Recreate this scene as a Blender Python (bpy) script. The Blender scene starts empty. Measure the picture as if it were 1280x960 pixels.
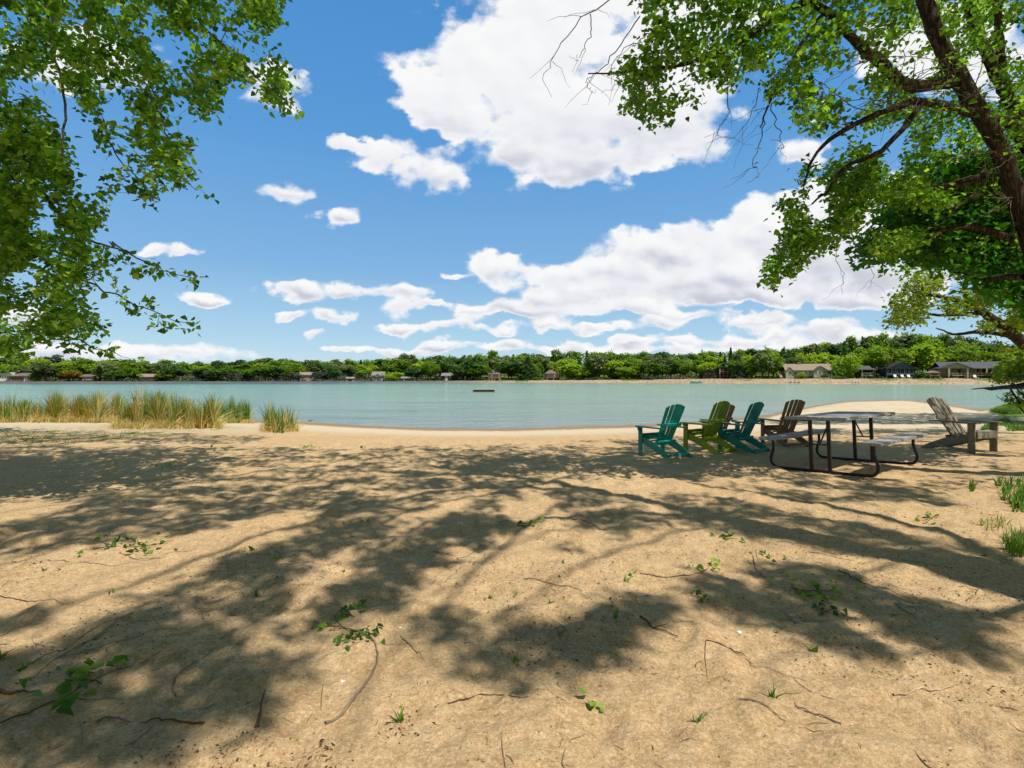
import bpy, bmesh, math, random
import numpy as np
from mathutils import Vector, Matrix
R = math.radians
PI = math.pi
rng = np.random.default_rng(7)
random.seed(7)
sc = bpy.context.scene
col = sc.collection

# ------------------------------------------------------------------ camera
CH, HZ, F = 1.37, 471.0, 640.0          # eye height, horizon row, focal length in photo pixels
cam_d = bpy.data.cameras.new('camera'); cam = bpy.data.objects.new('camera', cam_d); col.objects.link(cam)
cam.location = (0, 0, CH); cam.rotation_euler = (R(90), 0, 0)
cam_d.lens = 18.0; cam_d.sensor_width = 36.0; cam_d.shift_y = -9.0/1280
cam_d.clip_start = 0.05; cam_d.clip_end = 5000
sc.camera = cam
sc.render.resolution_x, sc.render.resolution_y = 1024, 768
sc.view_settings.view_transform = 'Standard'; sc.view_settings.look = 'None'
sc.view_settings.exposure = 0; sc.view_settings.gamma = 1
try:
    sc.cycles.use_denoising = True
    sc.cycles.max_bounces = 5; sc.cycles.diffuse_bounces = 3; sc.cycles.glossy_bounces = 2; sc.cycles.transmission_bounces = 3; sc.cycles.transparent_max_bounces = 4
    sc.cycles.caustics_reflective = False; sc.cycles.caustics_refractive = False
except Exception: pass

# ------------------------------------------------------------------ sun
EL = R(60)
AZ = np.array([0.69, -0.724]); AZ /= np.linalg.norm(AZ)
SUN = np.array([AZ[0]*math.cos(EL), AZ[1]*math.cos(EL), math.sin(EL)])
sl = bpy.data.lights.new('sun', 'SUN'); so = bpy.data.objects.new('sun', sl); col.objects.link(so)
sl.energy = 5.0; sl.angle = R(0.45); sl.color = (1.0, 0.965, 0.92)
so.rotation_euler = Vector(SUN).to_track_quat('Z', 'Y').to_euler()
so.location = (10, -10, 20)

# ------------------------------------------------------------------ node helpers
class NT:
    def __init__(s, tree): s.t = tree; s.n = tree.nodes; s.l = tree.links
    def put(s, inp, v):
        if v is None: return
        if hasattr(v, 'is_output'): s.l.new(v, inp)
        else:
            if isinstance(v, (tuple, list)) and len(v) == 3 and inp.type == 'RGBA': v = (*v, 1)
            inp.default_value = v
    def math(s, op, a, b=None, c=None, clamp=False):
        n = s.n.new('ShaderNodeMath'); n.operation = op; n.use_clamp = clamp
        for i, v in enumerate((a, b, c)): s.put(n.inputs[i], v)
        return n.outputs[0]
    def vmath(s, op, a, b=None, c=None):
        n = s.n.new('ShaderNodeVectorMath'); n.operation = op
        for i, v in enumerate((a, b, c)): s.put(n.inputs[i], v)
        return n.outputs['Value'] if op in ('DOT_PRODUCT', 'LENGTH', 'DISTANCE') else n.outputs[0]
    def noise(s, vec, scale, detail=4, rough=0.5, dist=0.0, lac=2.0):
        n = s.n.new('ShaderNodeTexNoise')
        s.put(n.inputs['Vector'], vec); s.put(n.inputs['Scale'], scale); s.put(n.inputs['Detail'], detail)
        s.put(n.inputs['Roughness'], rough); s.put(n.inputs['Distortion'], dist); s.put(n.inputs['Lacunarity'], lac)
        return n.outputs['Fac']
    def ramp(s, fac, stops, interp='LINEAR'):
        n = s.n.new('ShaderNodeValToRGB'); s.put(n.inputs[0], fac); r = n.color_ramp; r.interpolation = interp
        while len(r.elements) < len(stops): r.elements.new(0.5)
        for e, (p, c) in zip(r.elements, stops):
            e.position = p; e.color = (*c, 1) if len(c) == 3 else c
        return n.outputs[0]
    def mix(s, fac, a, b, mode='MIX'):
        n = s.n.new('ShaderNodeMix'); n.data_type = 'RGBA'; n.blend_type = mode
        s.put(n.inputs[0], fac); s.put(n.inputs[6], a); s.put(n.inputs[7], b)
        return n.outputs[2]
    def maprange(s, v, a, b, c=0.0, d=1.0, smooth=True):
        n = s.n.new('ShaderNodeMapRange'); n.interpolation_type = 'SMOOTHSTEP' if smooth else 'LINEAR'
        s.put(n.inputs[0], v)
        for i, q in enumerate((a, b, c, d)): s.put(n.inputs[i+1], q)
        return n.outputs[0]
    def sep(s, v):
        n = s.n.new('ShaderNodeSeparateXYZ'); s.put(n.inputs[0], v); return n.outputs
    def comb(s, x, y, z):
        n = s.n.new('ShaderNodeCombineXYZ')
        for i, v in enumerate((x, y, z)): s.put(n.inputs[i], v)
        return n.outputs[0]
    def attr(s, name):
        n = s.n.new('ShaderNodeAttribute'); n.attribute_name = name; return n.outputs
    def bump(s, h, strength, dist=0.01, normal=None):
        n = s.n.new('ShaderNodeBump'); s.put(n.inputs['Height'], h); s.put(n.inputs['Strength'], strength); s.put(n.inputs['Distance'], dist)
        if normal is not None: s.put(n.inputs['Normal'], normal)
        return n.outputs[0]

def new_mat(name):
    m = bpy.data.materials.new(name); m.use_nodes = True; m.node_tree.nodes.clear()
    T = NT(m.node_tree); o = T.n.new('ShaderNodeOutputMaterial')
    return m, T, o
def principled(T, o, base, rough=0.6, spec=0.3, normal=None):
    b = T.n.new('ShaderNodeBsdfPrincipled')
    T.put(b.inputs['Base Color'], base); T.put(b.inputs['Roughness'], rough); T.put(b.inputs['Specular IOR Level'], spec)
    if normal is not None: T.put(b.inputs['Normal'], normal)
    T.l.new(b.outputs[0], o.inputs[0]); return b
def objco(T):
    return T.n.new('ShaderNodeTexCoord').outputs['Object']
def posn(T):
    return T.n.new('ShaderNodeNewGeometry').outputs['Position']

def paint_mat(name, c, rough=0.5, var=0.25, scale=6.0, spec=0.35, bump=0.1, dirt=(0.25, 0.2, 0.14)):
    m, T, o = new_mat(name); v = objco(T)
    n1 = T.noise(v, scale, 5, 0.6); n2 = T.noise(v, scale*9, 3, 0.6)
    cc = T.mix(T.maprange(n1, 0.3, 0.75), tuple(x*(1-var) for x in c), tuple(min(1, x*(1+var*.5)) for x in c))
    cc = T.mix(T.maprange(n2, 0.55, 0.8, 0, 0.35), cc, tuple(x*.6+d*.25 for x, d in zip(c, dirt)))
    principled(T, o, cc, T.maprange(n1, 0.2, 0.8, rough-.1, rough+.12), spec, T.bump(n2, bump, 0.004))
    return m
def wood_mat(name, dark, light, axis=(1, 14, 14), rough=0.75):
    m, T, o = new_mat(name); v = objco(T)
    vv = T.vmath('MULTIPLY', v, axis)
    n1 = T.noise(vv, 3.0, 6, 0.65, 0.4); n2 = T.noise(v, 5, 3, 0.5)
    f = T.math('ADD', T.math('MULTIPLY', n1, 0.7), T.math('MULTIPLY', n2, 0.3))
    cc = T.ramp(f, [(0.3, dark), (0.68, light)])
    principled(T, o, cc, rough, 0.25, T.bump(n1, 0.35, 0.004))
    return m
def leaf_mat(name, stops, trans=0.4, tcol=(1.25, 1.35, 0.5), obj_var=0.0, clump=0.0, rough=0.5):
    m, T, o = new_mat(name)
    r = T.attr('rnd')['Fac']
    if obj_var:
        oi = T.n.new('ShaderNodeObjectInfo').outputs['Random']
        r = T.math('ADD', r, T.math('MULTIPLY_ADD', oi, obj_var, -obj_var*.5))
    if clump:
        nz = T.noise(objco(T), clump, 2, 0.5)
        r = T.math('ADD', r, T.math('MULTIPLY_ADD', nz, 0.9, -0.45))
    c = T.ramp(r, stops)
    d = T.n.new('ShaderNodeBsdfPrincipled'); T.put(d.inputs['Base Color'], c); T.put(d.inputs['Roughness'], rough); T.put(d.inputs['Specular IOR Level'], 0.3)
    t = T.n.new('ShaderNodeBsdfTranslucent'); T.put(t.inputs[0], T.mix(1.0, c, tcol, 'MULTIPLY'))
    x = T.n.new('ShaderNodeMixShader'); x.inputs[0].default_value = trans
    T.l.new(d.outputs[0], x.inputs[1]); T.l.new(t.outputs[0], x.inputs[2]); T.l.new(x.outputs[0], o.inputs[0])
    return m

# ------------------------------------------------------------------ mesh helpers
def np_mesh(name, V, FS, mats, rnd=None, smooth=False, midx=None):
    me = bpy.data.meshes.new(name)
    V = np.asarray(V, np.float32); FS = [np.asarray(f, np.int32) for f in FS if len(f)]
    tot = np.concatenate([np.full(len(f), f.shape[1], np.int32) for f in FS])
    idx = np.concatenate([f.ravel() for f in FS])
    me.vertices.add(len(V)); me.vertices.foreach_set('co', V.ravel())
    me.loops.add(len(idx)); me.loops.foreach_set('vertex_index', idx)
    me.polygons.add(len(tot)); st = np.zeros(len(tot), np.int32); st[1:] = np.cumsum(tot)[:-1]
    me.polygons.foreach_set('loop_start', st)
    try: me.polygons.foreach_set('loop_total', tot)
    except Exception: pass
    if smooth: me.polygons.foreach_set('use_smooth', np.ones(len(tot), bool))
    if not isinstance(mats, (list, tuple)): mats = [mats]
    for m in mats: me.materials.append(m)
    if midx is not None: me.polygons.foreach_set('material_index', np.asarray(midx, np.int32))
    if rnd is not None:
        a = me.attributes.new('rnd', 'FLOAT', 'POINT'); a.data.foreach_set('value', np.asarray(rnd, np.float32))
    me.update(calc_edges=True); me.validate()
    return me
def link(name, me, parent=None):
    o = bpy.data.objects.new(name, me); col.objects.link(o)
    if parent is not None: o.parent = parent
    return o
def tag(o, label=None, cat=None, group=None, kind=None):
    if label: o['label'] = label
    if cat: o['category'] = cat
    if group: o['group'] = group
    if kind: o['kind'] = kind
    return o
def empty(name, loc=(0, 0, 0), rz=0.0):
    o = bpy.data.objects.new(name, None); col.objects.link(o); o.location = loc; o.rotation_euler = (0, 0, rz); o.empty_display_size = 0.2
    return o
def copy_tree(o, parent=None):
    c = o.copy(); col.objects.link(c); c.parent = parent
    for ch in list(o.children): copy_tree(ch, c)
    return c

class MB:
    "collects shapes in one mesh"
    def __init__(s): s.v = []; s.f = []
    def add(s, vs, fs):
        b = len(s.v); s.v += [tuple(map(float, v)) for v in vs]; s.f += [tuple(b+i for i in f) for f in fs]; return s
    def box(s, x0, x1, y0, y1, z0, z1, M=None):
        vs = [Vector((x, y, z)) for z in (z0, z1) for y in (y0, y1) for x in (x0, x1)]
        if M is not None: vs = [M @ v for v in vs]
        return s.add(vs, [(0, 2, 3, 1), (4, 5, 7, 6), (0, 1, 5, 4), (2, 6, 7, 3), (0, 4, 6, 2), (1, 3, 7, 5)])
    def bar(s, a, b, w, h, up=(0, 0, 1)):
        a, b = Vector(a), Vector(b); d = (b-a); L = d.length; d.normalize()
        x = d.cross(Vector(up)); 
        if x.length < 1e-4: x = d.cross(Vector((1, 0, 0)))
        x.normalize(); u = x.cross(d)
        M = Matrix((x, d, u)).transposed().to_4x4(); M.translation = a
        return s.box(-w/2, w/2, 0, L, -h/2, h/2, M)
    def prism(s, poly, y0, y1, M=None):
        "poly in xz, extruded along y"
        n = len(poly)
        vs = [Vector((p[0], y0, p[1])) for p in poly] + [Vector((p[0], y1, p[1])) for p in poly]
        if M is not None: vs = [M @ v for v in vs]
        return s.add(vs, [tuple(range(n)), tuple(range(2*n-1, n-1, -1))] + [(i, i+n, (i+1) % n+n, (i+1) % n) for i in range(n)])
    def tube(s, pts, rad, sides=8):
        V, Fq = tube_np(np.array(pts, float), np.broadcast_to(np.array(rad, float), (len(pts),)), sides)
        n = len(pts); s.add(V, [tuple(f) for f in Fq] + [tuple(range(sides-1, -1, -1)), tuple(range((n-1)*sides, n*sides))]); return s
    def mesh(s, name, mat, bevel=0.0, smooth=False, seg=2):
        me = bpy.data.meshes.new(name); me.from_pydata(s.v, [], s.f); me.materials.append(mat)
        bm = bmesh.new(); bm.from_mesh(me); bmesh.ops.recalc_face_normals(bm, faces=bm.faces)
        if bevel: bmesh.ops.bevel(bm, geom=list(bm.edges), offset=bevel, segments=seg, affect='EDGES', clamp_overlap=True)
        bm.to_mesh(me); bm.free()
        if smooth: me.polygons.foreach_set('use_smooth', [True]*len(me.polygons))
        me.update(); return me
    def build(s, name, mat, parent=None, bevel=0.0, smooth=False, seg=2):
        return link(name, s.mesh(name, mat, bevel, smooth, seg), parent)

def tube_np(P, r, sides=6):
    n = len(P); t = np.gradient(P, axis=0); t /= (np.linalg.norm(t, axis=1, keepdims=True)+1e-9)
    ref = np.array([0.31, 0.17, 0.93]) if abs(t[:, 2]).mean() < 0.8 else np.array([0.95, 0.2, 0.1])
    x = np.cross(t, ref); x /= (np.linalg.norm(x, axis=1, keepdims=True)+1e-9); y = np.cross(t, x)
    a = np.linspace(0, 2*PI, sides, endpoint=False)
    V = P[:, None, :] + r[:, None, None]*(np.cos(a)[None, :, None]*x[:, None, :] + np.sin(a)[None, :, None]*y[:, None, :])
    V = V.reshape(-1, 3); i = np.arange(n-1)[:, None]*sides; j = np.arange(sides)[None, :]; k = (j+1) % sides
    return V, np.stack([i+j, i+k, i+sides+k, i+sides+j], -1).reshape(-1, 4)
class Tubes:
    def __init__(s): s.V = []; s.F = []; s.n = 0
    def add(s, P, r, sides=5):
        V, Fq = tube_np(np.asarray(P, float), np.asarray(r, float), sides); s.V.append(V); s.F.append(Fq+s.n); s.n += len(V)
    def mesh(s, name, mat): return np_mesh(name, np.concatenate(s.V), [np.concatenate(s.F)], mat, smooth=True)

def smooth_poly(pts, n):
    "Catmull-Rom resample"
    P = np.asarray(pts, float)
    if len(P) == 2: return P[0]+(P[1]-P[0])*np.linspace(0, 1, n)[:, None]
    Q = np.vstack([2*P[0]-P[1], P, 2*P[-1]-P[-2]]); out = []
    for u in np.linspace(0, len(P)-1-1e-6, n):
        i = int(u); f = u-i; a, b, c, d = Q[i:i+4]
        out.append(0.5*((2*b)+(-a+c)*f+(2*a-5*b+4*c-d)*f*f+(-a+3*b-3*c+d)*f**3))
    return np.array(out)

# ------------------------------------------------------------------ noise
_perm = np.random.default_rng(3).random((512, 512)).astype(np.float32)
def vnoise(x, y):
    xi = np.floor(x).astype(int); yi = np.floor(y).astype(int); fx = x-xi; fy = y-yi
    fx = fx*fx*fx*(fx*(fx*6-15)+10); fy = fy*fy*fy*(fy*(fy*6-15)+10)
    g = lambda i, j: _perm[i & 511, j & 511]
    return (g(xi, yi)*(1-fx)+g(xi+1, yi)*fx)*(1-fy)+(g(xi, yi+1)*(1-fx)+g(xi+1, yi+1)*fx)*fy
def fbm(x, y, o=4, g=0.5, s=0):
    a, t, n = 1.0, 0.0, 0.0
    for k in range(o):
        t = t+a*vnoise(x+17.3*k+s*31.7, y-9.1*k+s*11.3); n += a; a *= g; x = x*2.03; y = y*2.03
    return t/n
def sstep(a, b, x):
    t = np.clip((x-a)/(b-a), 0, 1); return t*t*(3-2*t)

# ------------------------------------------------------------------ ground shape
W = -0.58
_sx = (np.array([-700, -300, 0, 150, 270, 380, 450, 540, 640, 720, 790, 900, 960, 1000, 1060, 1130, 1180, 1230, 1250, 1280, 1500, 2200])-640)/640
_sy = np.array([60, 34, 27.1, 25.5, 24, 22.3, 20.8, 19.6, 19.5, 20.1, 20.8, 23.1, 26.6, 32, 41.6, 43.8, 36.7, 30.4, 35.7, 43, 60, 80])
def ysh(u): return np.interp(u, _sx, _sy)
def ground(X, Y, detail=True):
    X = np.asarray(X, float); Y = np.asarray(Y, float)
    u = X/np.maximum(Y, 1.0); s = ysh(u)-Y+0.5*(fbm(X*.35, Y*.35, 3)-.5)
    P = np.clip(-0.035*(Y-11), -0.45, 0)
    lawn = sstep(0.9, 0.98, u)*sstep(22, 30, Y)*sstep(0, 8, s)*0.25
    g = np.where(s > 0, W+(P+lawn-W)*sstep(-0.5, 9, s), W+np.clip(s*.14, -3, 0)-(P-W)*0)
    g = np.where(s > 0, g, np.minimum(g, W+(P-W)*sstep(-0.5, 9, np.maximum(s, -.5))))
    g = g + 0.05*(fbm(X*.28+5, Y*.28, 2)-.5)*sstep(4, 0.5, np.abs(Y-5.5))
    if detail:
        near = 1/(1+(np.hypot(X, Y)/14)**2)
        k = sstep(-0.6, -0.35, g)
        dim = fbm(X*2.6, Y*2.6, 3, .5, 1)-.5
        foot = np.maximum(0, 0.62-fbm(X*4.5, Y*4.5, 2, .4, 2))   # scuffed hollows
        g = g + near*k*(0.055*dim + 0.085*(foot-.12) + 0.05*(fbm(X*8, Y*8, 5, .7, 3)-.5) - 0.055*np.maximum(0, .16-np.abs(fbm(X*3.3, Y*3.3, 3, .55, 6)-.5)*2.2))
    return g
def gpt(px, py, dz=0.0):
    "point on the ground seen at photo pixel"
    Y = (CH)*F/(py-HZ)
    for _ in range(12):
        z = float(ground((px-640)/F*Y, Y)); Y = 0.5*Y+0.5*min(150, (CH-z)*F/(py-HZ))
    X = (px-640)/F*Y
    return np.array([X, Y, float(ground(X, Y))+dz])
def unp(px, py, Y): return np.array([(px-640)/F*Y, Y, CH-(py-HZ)/F*Y])

# ------------------------------------------------------------------ world: sky with clouds
def build_world():
    w = bpy.data.worlds.new('World'); sc.world = w; w.use_nodes = True
    w.node_tree.nodes.clear(); T = NT(w.node_tree)
    out = T.n.new('ShaderNodeOutputWorld'); bg = T.n.new('ShaderNodeBackground')
    sky = T.n.new('ShaderNodeTexSky'); sky.sky_type = 'NISHITA'; sky.sun_disc = False
    sky.sun_elevation = EL; sky.sun_rotation = math.atan2(AZ[0], AZ[1]); sky.altitude = 1500; sky.air_density = 1.0; sky.dust_density = 0.5; sky.ozone_density = 2.0
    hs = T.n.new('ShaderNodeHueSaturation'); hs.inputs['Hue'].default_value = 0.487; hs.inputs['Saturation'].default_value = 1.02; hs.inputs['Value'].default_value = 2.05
    T.l.new(sky.outputs[0], hs.inputs['Color'])
    d = T.n.new('ShaderNodeTexCoord').outputs['Generated']
    x, y, z = T.sep(d)
    yy = T.math('MAXIMUM', y, 0.06)
    u = T.math('DIVIDE', x, yy); v = T.math('DIVIDE', z, yy)
    p = T.comb(u, v, 0)
    def warp(scale, au, av, src, det=3):
        wn = T.n.new('ShaderNodeTexNoise'); T.put(wn.inputs['Vector'], T.vmath('MULTIPLY', p, (1, 1.5, 1))); wn.inputs['Scale'].default_value = scale; wn.inputs['Detail'].default_value = det
        return T.vmath('MULTIPLY_ADD', T.vmath('SUBTRACT', wn.outputs['Color'], (0.5, 0.5, 0.5)), (au, av, 0), src)
    pw = warp(6, 0.10, 0.055, p, 2); pw = warp(24, 0.05, 0.034, pw, 4)
    C = [  # centre and radii of each cloud body
        (715, 95, 190, 90), (612, 100, 88, 58), (735, 160, 130, 60), (835, 130, 75, 60), (532, 122, 38, 28), (770, 0, 180, 80), (690, 208, 66, 30), (580, 142, 62, 30),
        (480, 190, 44, 22), (540, 210, 46, 26), (438, 177, 34, 9),
        (350, 240, 34, 12), (418, 265, 30, 16), (215, 313, 36, 9), (263, 372, 42, 8), (372, 366, 48, 14), (434, 368, 14, 10),
        (351, 396, 17, 8), (411, 396, 36, 9), (388, 415, 13, 6), (492, 367, 38, 9), (614, 337, 44, 21), (683, 346, 36, 21), (563, 347, 16, 5),
        (825, 300, 46, 30), (762, 332, 46, 32), (880, 318, 56, 34), (950, 300, 60, 44), (975, 262, 50, 26), (1030, 300, 100, 60), (1130, 290, 130, 75), (1270, 290, 140, 70),
        (850, 350, 110, 22), (1010, 350, 150, 28), (740, 366, 60, 17), (690, 376, 34, 13), (930, 372, 90, 12), (1060, 380, 90, 10),
        (500, 386, 26, 11), (540, 384, 22, 9), (585, 390, 30, 10), (632, 384, 30, 13), (672, 392, 34, 9), (735, 390, 46, 10), (800, 384, 46, 10), (860, 392, 50, 8),
        (505, 409, 30, 7), (560, 407, 34, 8), (622, 411, 30, 7), (690, 406, 34, 9), (752, 411, 36, 7), (820, 404, 36, 8),
        (935, 403, 30, 9), (972, 400, 28, 11), (1040, 411, 44, 13), (985, 420, 36, 9), (920, 424, 34, 8), (850, 424, 36, 8), (785, 429, 34, 7),
        (560, 431, 34, 6), (625, 430, 34, 7), (700, 433, 40, 7), (760, 440, 60, 7), (900, 438, 90, 8), (1010, 434, 50, 8), (1090, 426, 60, 9), (430, 437, 34, 6), (500, 439, 40, 6),
        (180, 441, 130, 13), (60, 438, 80, 14), (340, 108, 40, 34), (22, 392, 34, 18), (1010, 195, 40, 22), (90, 80, 90, 40), (1200, 60, 120, 60)]
    acc = None; pw1 = T.vmath('ADD', pw, (0, 0, 1))
    for (cx, cy, rx, ry) in C:
        rx *= 1.5/F; ry *= 1.5/F; cu = (cx-640)/F; cv = (HZ-cy)/F
        q = T.vmath('MULTIPLY_ADD', pw1, (1/rx, 1/ry, 1), (-cu/rx, -cv/ry, 0))     # z stays 1, so the sum carries weight and height together
        r2 = T.vmath('DOT_PRODUCT', q, q); w0 = T.math('SUBTRACT', 2.0, r2); w1 = T.math('MAXIMUM', w0, 0.0)
        w2 = T.math('MULTIPLY', w1, w1)
        k = T.vmath('SCALE', q); T.put(k.node.inputs['Scale'], w2)
        acc = k if acc is None else T.vmath('ADD', acc, k)
    _, Hh, S = T.sep(acc)
    Sc = T.math('MINIMUM', S, 1.0)
    hgt = T.math('DIVIDE', Hh, T.math('MAXIMUM', S, 0.02))
    pn = T.vmath('MULTIPLY', p, (1.0, 1.35, 1))
    pv = warp(16, 0.035, 0.03, pn, 4)
    def puff(vec, scale):
        n = T.n.new('ShaderNodeTexVoronoi'); n.feature = 'F1'; n.voronoi_dimensions = '2D'; T.put(n.inputs['Vector'], vec); n.inputs['Scale'].default_value = scale;
        n.inputs['Detail'].default_value = 1.0; n.inputs['Roughness'].default_value = 0.5; n.normalize = True
        return n.outputs['Distance']
    f1 = puff(pv, 11.0); f2 = puff(T.vmath('ADD', pv, (0.010, 0.022, 0)), 11.0)
    n1 = T.noise(pn, 8.0, 9, 0.62)
    n2 = T.noise(T.vmath('ADD', pn, (0.010, 0.026, 0)), 8.0, 4, 0.55)
    n3 = T.noise(pn, 8.0, 4, 0.55)
    nb = T.noise(T.vmath('MULTIPLY', p, (1, 2.2, 1)), 5.0, 4, 0.5)
    edge = T.math('MULTIPLY', T.math('SUBTRACT', n1, 0.5), 2.1)
    D = T.math('ADD', T.math('SUBTRACT', Sc, 0.33), edge)
    D = T.math('MULTIPLY_ADD', T.math('SUBTRACT', 0.42, f1), 1.15, D)
    D = T.math('MULTIPLY', D, T.maprange(S, 0.0, 0.12))
    soft = T.maprange(T.noise(p, 9, 3, 0.6), 0.35, 0.65, 0.28, 0.75)
    alpha = T.maprange(D, 0.0, soft, 0, 1)
    rel = T.math('MULTIPLY', T.math('SUBTRACT', n3, n2), 1.8)
    rel = T.math('MULTIPLY_ADD', T.math('SUBTRACT', f2, f1), 1.7, rel)
    thick = T.maprange(D, 0.15, 0.9, 0, 1)
    low = T.maprange(hgt, 0.25, -0.35, 0, 1)
    shade = T.math('MULTIPLY', thick, T.math('MULTIPLY_ADD', low, 0.52, 0.08))
    shade = T.math('MULTIPLY', shade, T.maprange(nb, 0.3, 0.65, 0.35, 1.25, False))
    shade = T.math('SUBTRACT', shade, T.math('MULTIPLY', rel, 0.42))
    shade = T.math('MULTIPLY', shade, T.maprange(v, 0.38, 0.55, 1.0, 0.45))
    lit = T.math('SUBTRACT', 1.0, shade, clamp=True)
    cc = T.ramp(lit, [(0.0, (0.46, 0.49, 0.59)), (0.45, (0.66, 0.68, 0.755)), (0.75, (0.88, 0.89, 0.93)), (1.0, (1.0, 1.0, 1.0))])
    cs = T.vmath('SCALE', cc); cs.node.inputs['Scale'].default_value = 9.6
    grad = T.ramp(z, [(0.0, (.60, .79, .91)), (0.07, (.43, .69, .91)), (0.2, (.23, .49, .84)), (0.42, (.105, .36, .78)), (0.7, (.06, .27, .66))])
    gs = T.vmath('SCALE', grad); gs.node.inputs['Scale'].default_value = 9.8
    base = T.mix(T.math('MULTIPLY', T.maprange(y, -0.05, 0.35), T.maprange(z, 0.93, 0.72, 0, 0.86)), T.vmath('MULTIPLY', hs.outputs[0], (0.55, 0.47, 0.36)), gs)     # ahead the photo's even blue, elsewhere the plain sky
    front = T.maprange(y, 0.05, 0.14)
    a2 = T.math('MULTIPLY', T.math('MULTIPLY', alpha, front), T.maprange(z, -0.01, 0.05, 0.25, 0.98))
    fin = T.mix(a2, base, cs)
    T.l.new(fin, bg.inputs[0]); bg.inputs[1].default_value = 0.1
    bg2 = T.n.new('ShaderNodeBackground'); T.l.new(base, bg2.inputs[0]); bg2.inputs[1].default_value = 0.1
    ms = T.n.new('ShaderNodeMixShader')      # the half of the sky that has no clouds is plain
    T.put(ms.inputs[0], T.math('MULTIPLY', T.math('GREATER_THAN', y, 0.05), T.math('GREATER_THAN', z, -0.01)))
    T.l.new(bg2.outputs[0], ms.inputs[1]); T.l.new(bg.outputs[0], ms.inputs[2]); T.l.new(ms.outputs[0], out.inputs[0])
    try: w.cycles.sampling_method = 'MANUAL'; w.cycles.sample_map_resolution = 512
    except Exception: pass
build_world()

# ------------------------------------------------------------------ ground, water, far terrain
def sand_material():
    m, T, o = new_mat('sand'); p = posn(T); x, y, z = T.sep(p)
    big = T.noise(p, 0.55, 4, 0.55); mid = T.noise(p, 5, 5, 0.6); fine = T.noise(p, 60, 5, 0.75); grain = T.noise(p, 170, 3, 0.75)
    c = T.ramp(mid, [(0.25, (0.43, 0.27, 0.122)), (0.5, (0.615, 0.415, 0.205)), (0.78, (0.71, 0.50, 0.27))])
    c = T.mix(T.maprange(big, 0.35, 0.7, 0, 0.45), c, (0.50, 0.315, 0.145))
    c = T.mix(T.maprange(T.noise(p, 23, 5, 0.7), 0.40, 0.62, 0.42, 0.0), c, (0.36, 0.215, 0.09))
    c = T.mix(T.maprange(fine, 0.45, 0.64, 0, 0.62), c, (0.82, 0.61, 0.36))
    c = T.mix(T.maprange(grain, 0.56, 0.68, 0, 0.75), c, (0.20, 0.115, 0.05))
    c = T.mix(T.maprange(grain, 0.26, 0.38, 0.45, 0.0), c, (0.92, 0.72, 0.44))
    # crumbs of bark and old leaf
    sp = T.noise(p, 55, 4, 0.62, 0.6); dens = T.noise(p, 0.9, 3, 0.5)
    thr = T.math('MULTIPLY_ADD', dens, -0.12, 0.70)
    c = T.mix(T.maprange(T.math('SUBTRACT', sp, thr), 0.0, 0.02, 0, 0.8), c, (0.10, 0.058, 0.028))
    st = T.noise(T.vmath('MULTIPLY', p, (1, 3.2, 1)), 11, 5, 0.7, 0.7)
    c = T.mix(T.maprange(st, 0.585, 0.65, 0, 0.42), c, (0.22, 0.135, 0.065))
    # pale dry band above the water, wet band at its edge
    c = T.mix(T.maprange(y, 11.5, 16.0, 0, 0.62), c, (0.67, 0.57, 0.41))
    c = T.mix(T.math('MULTIPLY', T.maprange(y, 23, 30), T.maprange(T.noise(p, 1.3, 5, 0.7), 0.48, 0.62, 0, 0.55)), c, (0.36, 0.33, 0.15))
    wet = T.maprange(T.math('MULTIPLY_ADD', mid, 0.05, z), -0.535, -0.50, 1.0, 0.0)
    c = T.mix(wet, c, (0.30, 0.205, 0.12))
    # thin sparse grass colour on the left and on the lawn promontory
    gl = T.math('MULTIPLY', T.maprange(x, -6.0, -10.0), T.math('MULTIPLY', T.maprange(y, 10.5, 12.0), T.maprange(y, 18.0, 15.0)))
    c = T.mix(T.math('MULTIPLY', gl, T.maprange(mid, 0.42, 0.62, 0, 0.55)), c, (0.12, 0.15, 0.04))
    u = T.math('DIVIDE', x, T.math('MAXIMUM', y, 1.0))
    gr = T.math('MULTIPLY', T.maprange(T.math('MULTIPLY_ADD', mid, 0.05, u), 0.955, 0.985), T.maprange(y, 19.5, 24.0))
    c = T.mix(gr, c, (0.13, 0.20, 0.035))
    h = T.math('ADD', T.math('MULTIPLY', fine, 0.5), T.math('MULTIPLY', grain, 0.3))
    lump = T.bump(T.noise(p, 14, 7, 0.66, 0.3), 0.8, 0.032)
    principled(T, o, c, 0.95, 0.08, T.bump(h, 0.9, 0.013, lump))
    return m
def build_ground():
    ys = [-60, -40, -25, -15, -8, -4, -2, -0.5, 0.5, 1.1]
    y = 1.5
    while y < 62: ys.append(y); y += max(0.018, 0.0085*y if y < 9 else 0.017*y)
    xs = [0.0]; x = 0.0
    while x < 90: x += 0.024 if x < 3 else 0.024+0.018*(x-3); xs.append(x)
    xs = np.array(xs); xs = np.concatenate([-xs[:0:-1], xs]); ys = np.array(ys)
    X, Y = np.meshgrid(xs, ys); Z = ground(X, Y)
    V = np.stack([X, Y, Z], -1).reshape(-1, 3); nx, ny = len(xs), len(ys)
    i = np.arange(ny-1)[:, None]*nx+np.arange(nx-1)[None, :]; i = i.ravel()
    me = np_mesh('ground', V, [np.stack([i, i+1, i+nx+1, i+nx], -1)], sand_material(), smooth=True)
    tag(link('ground', me), kind='structure')
build_ground()

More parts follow.
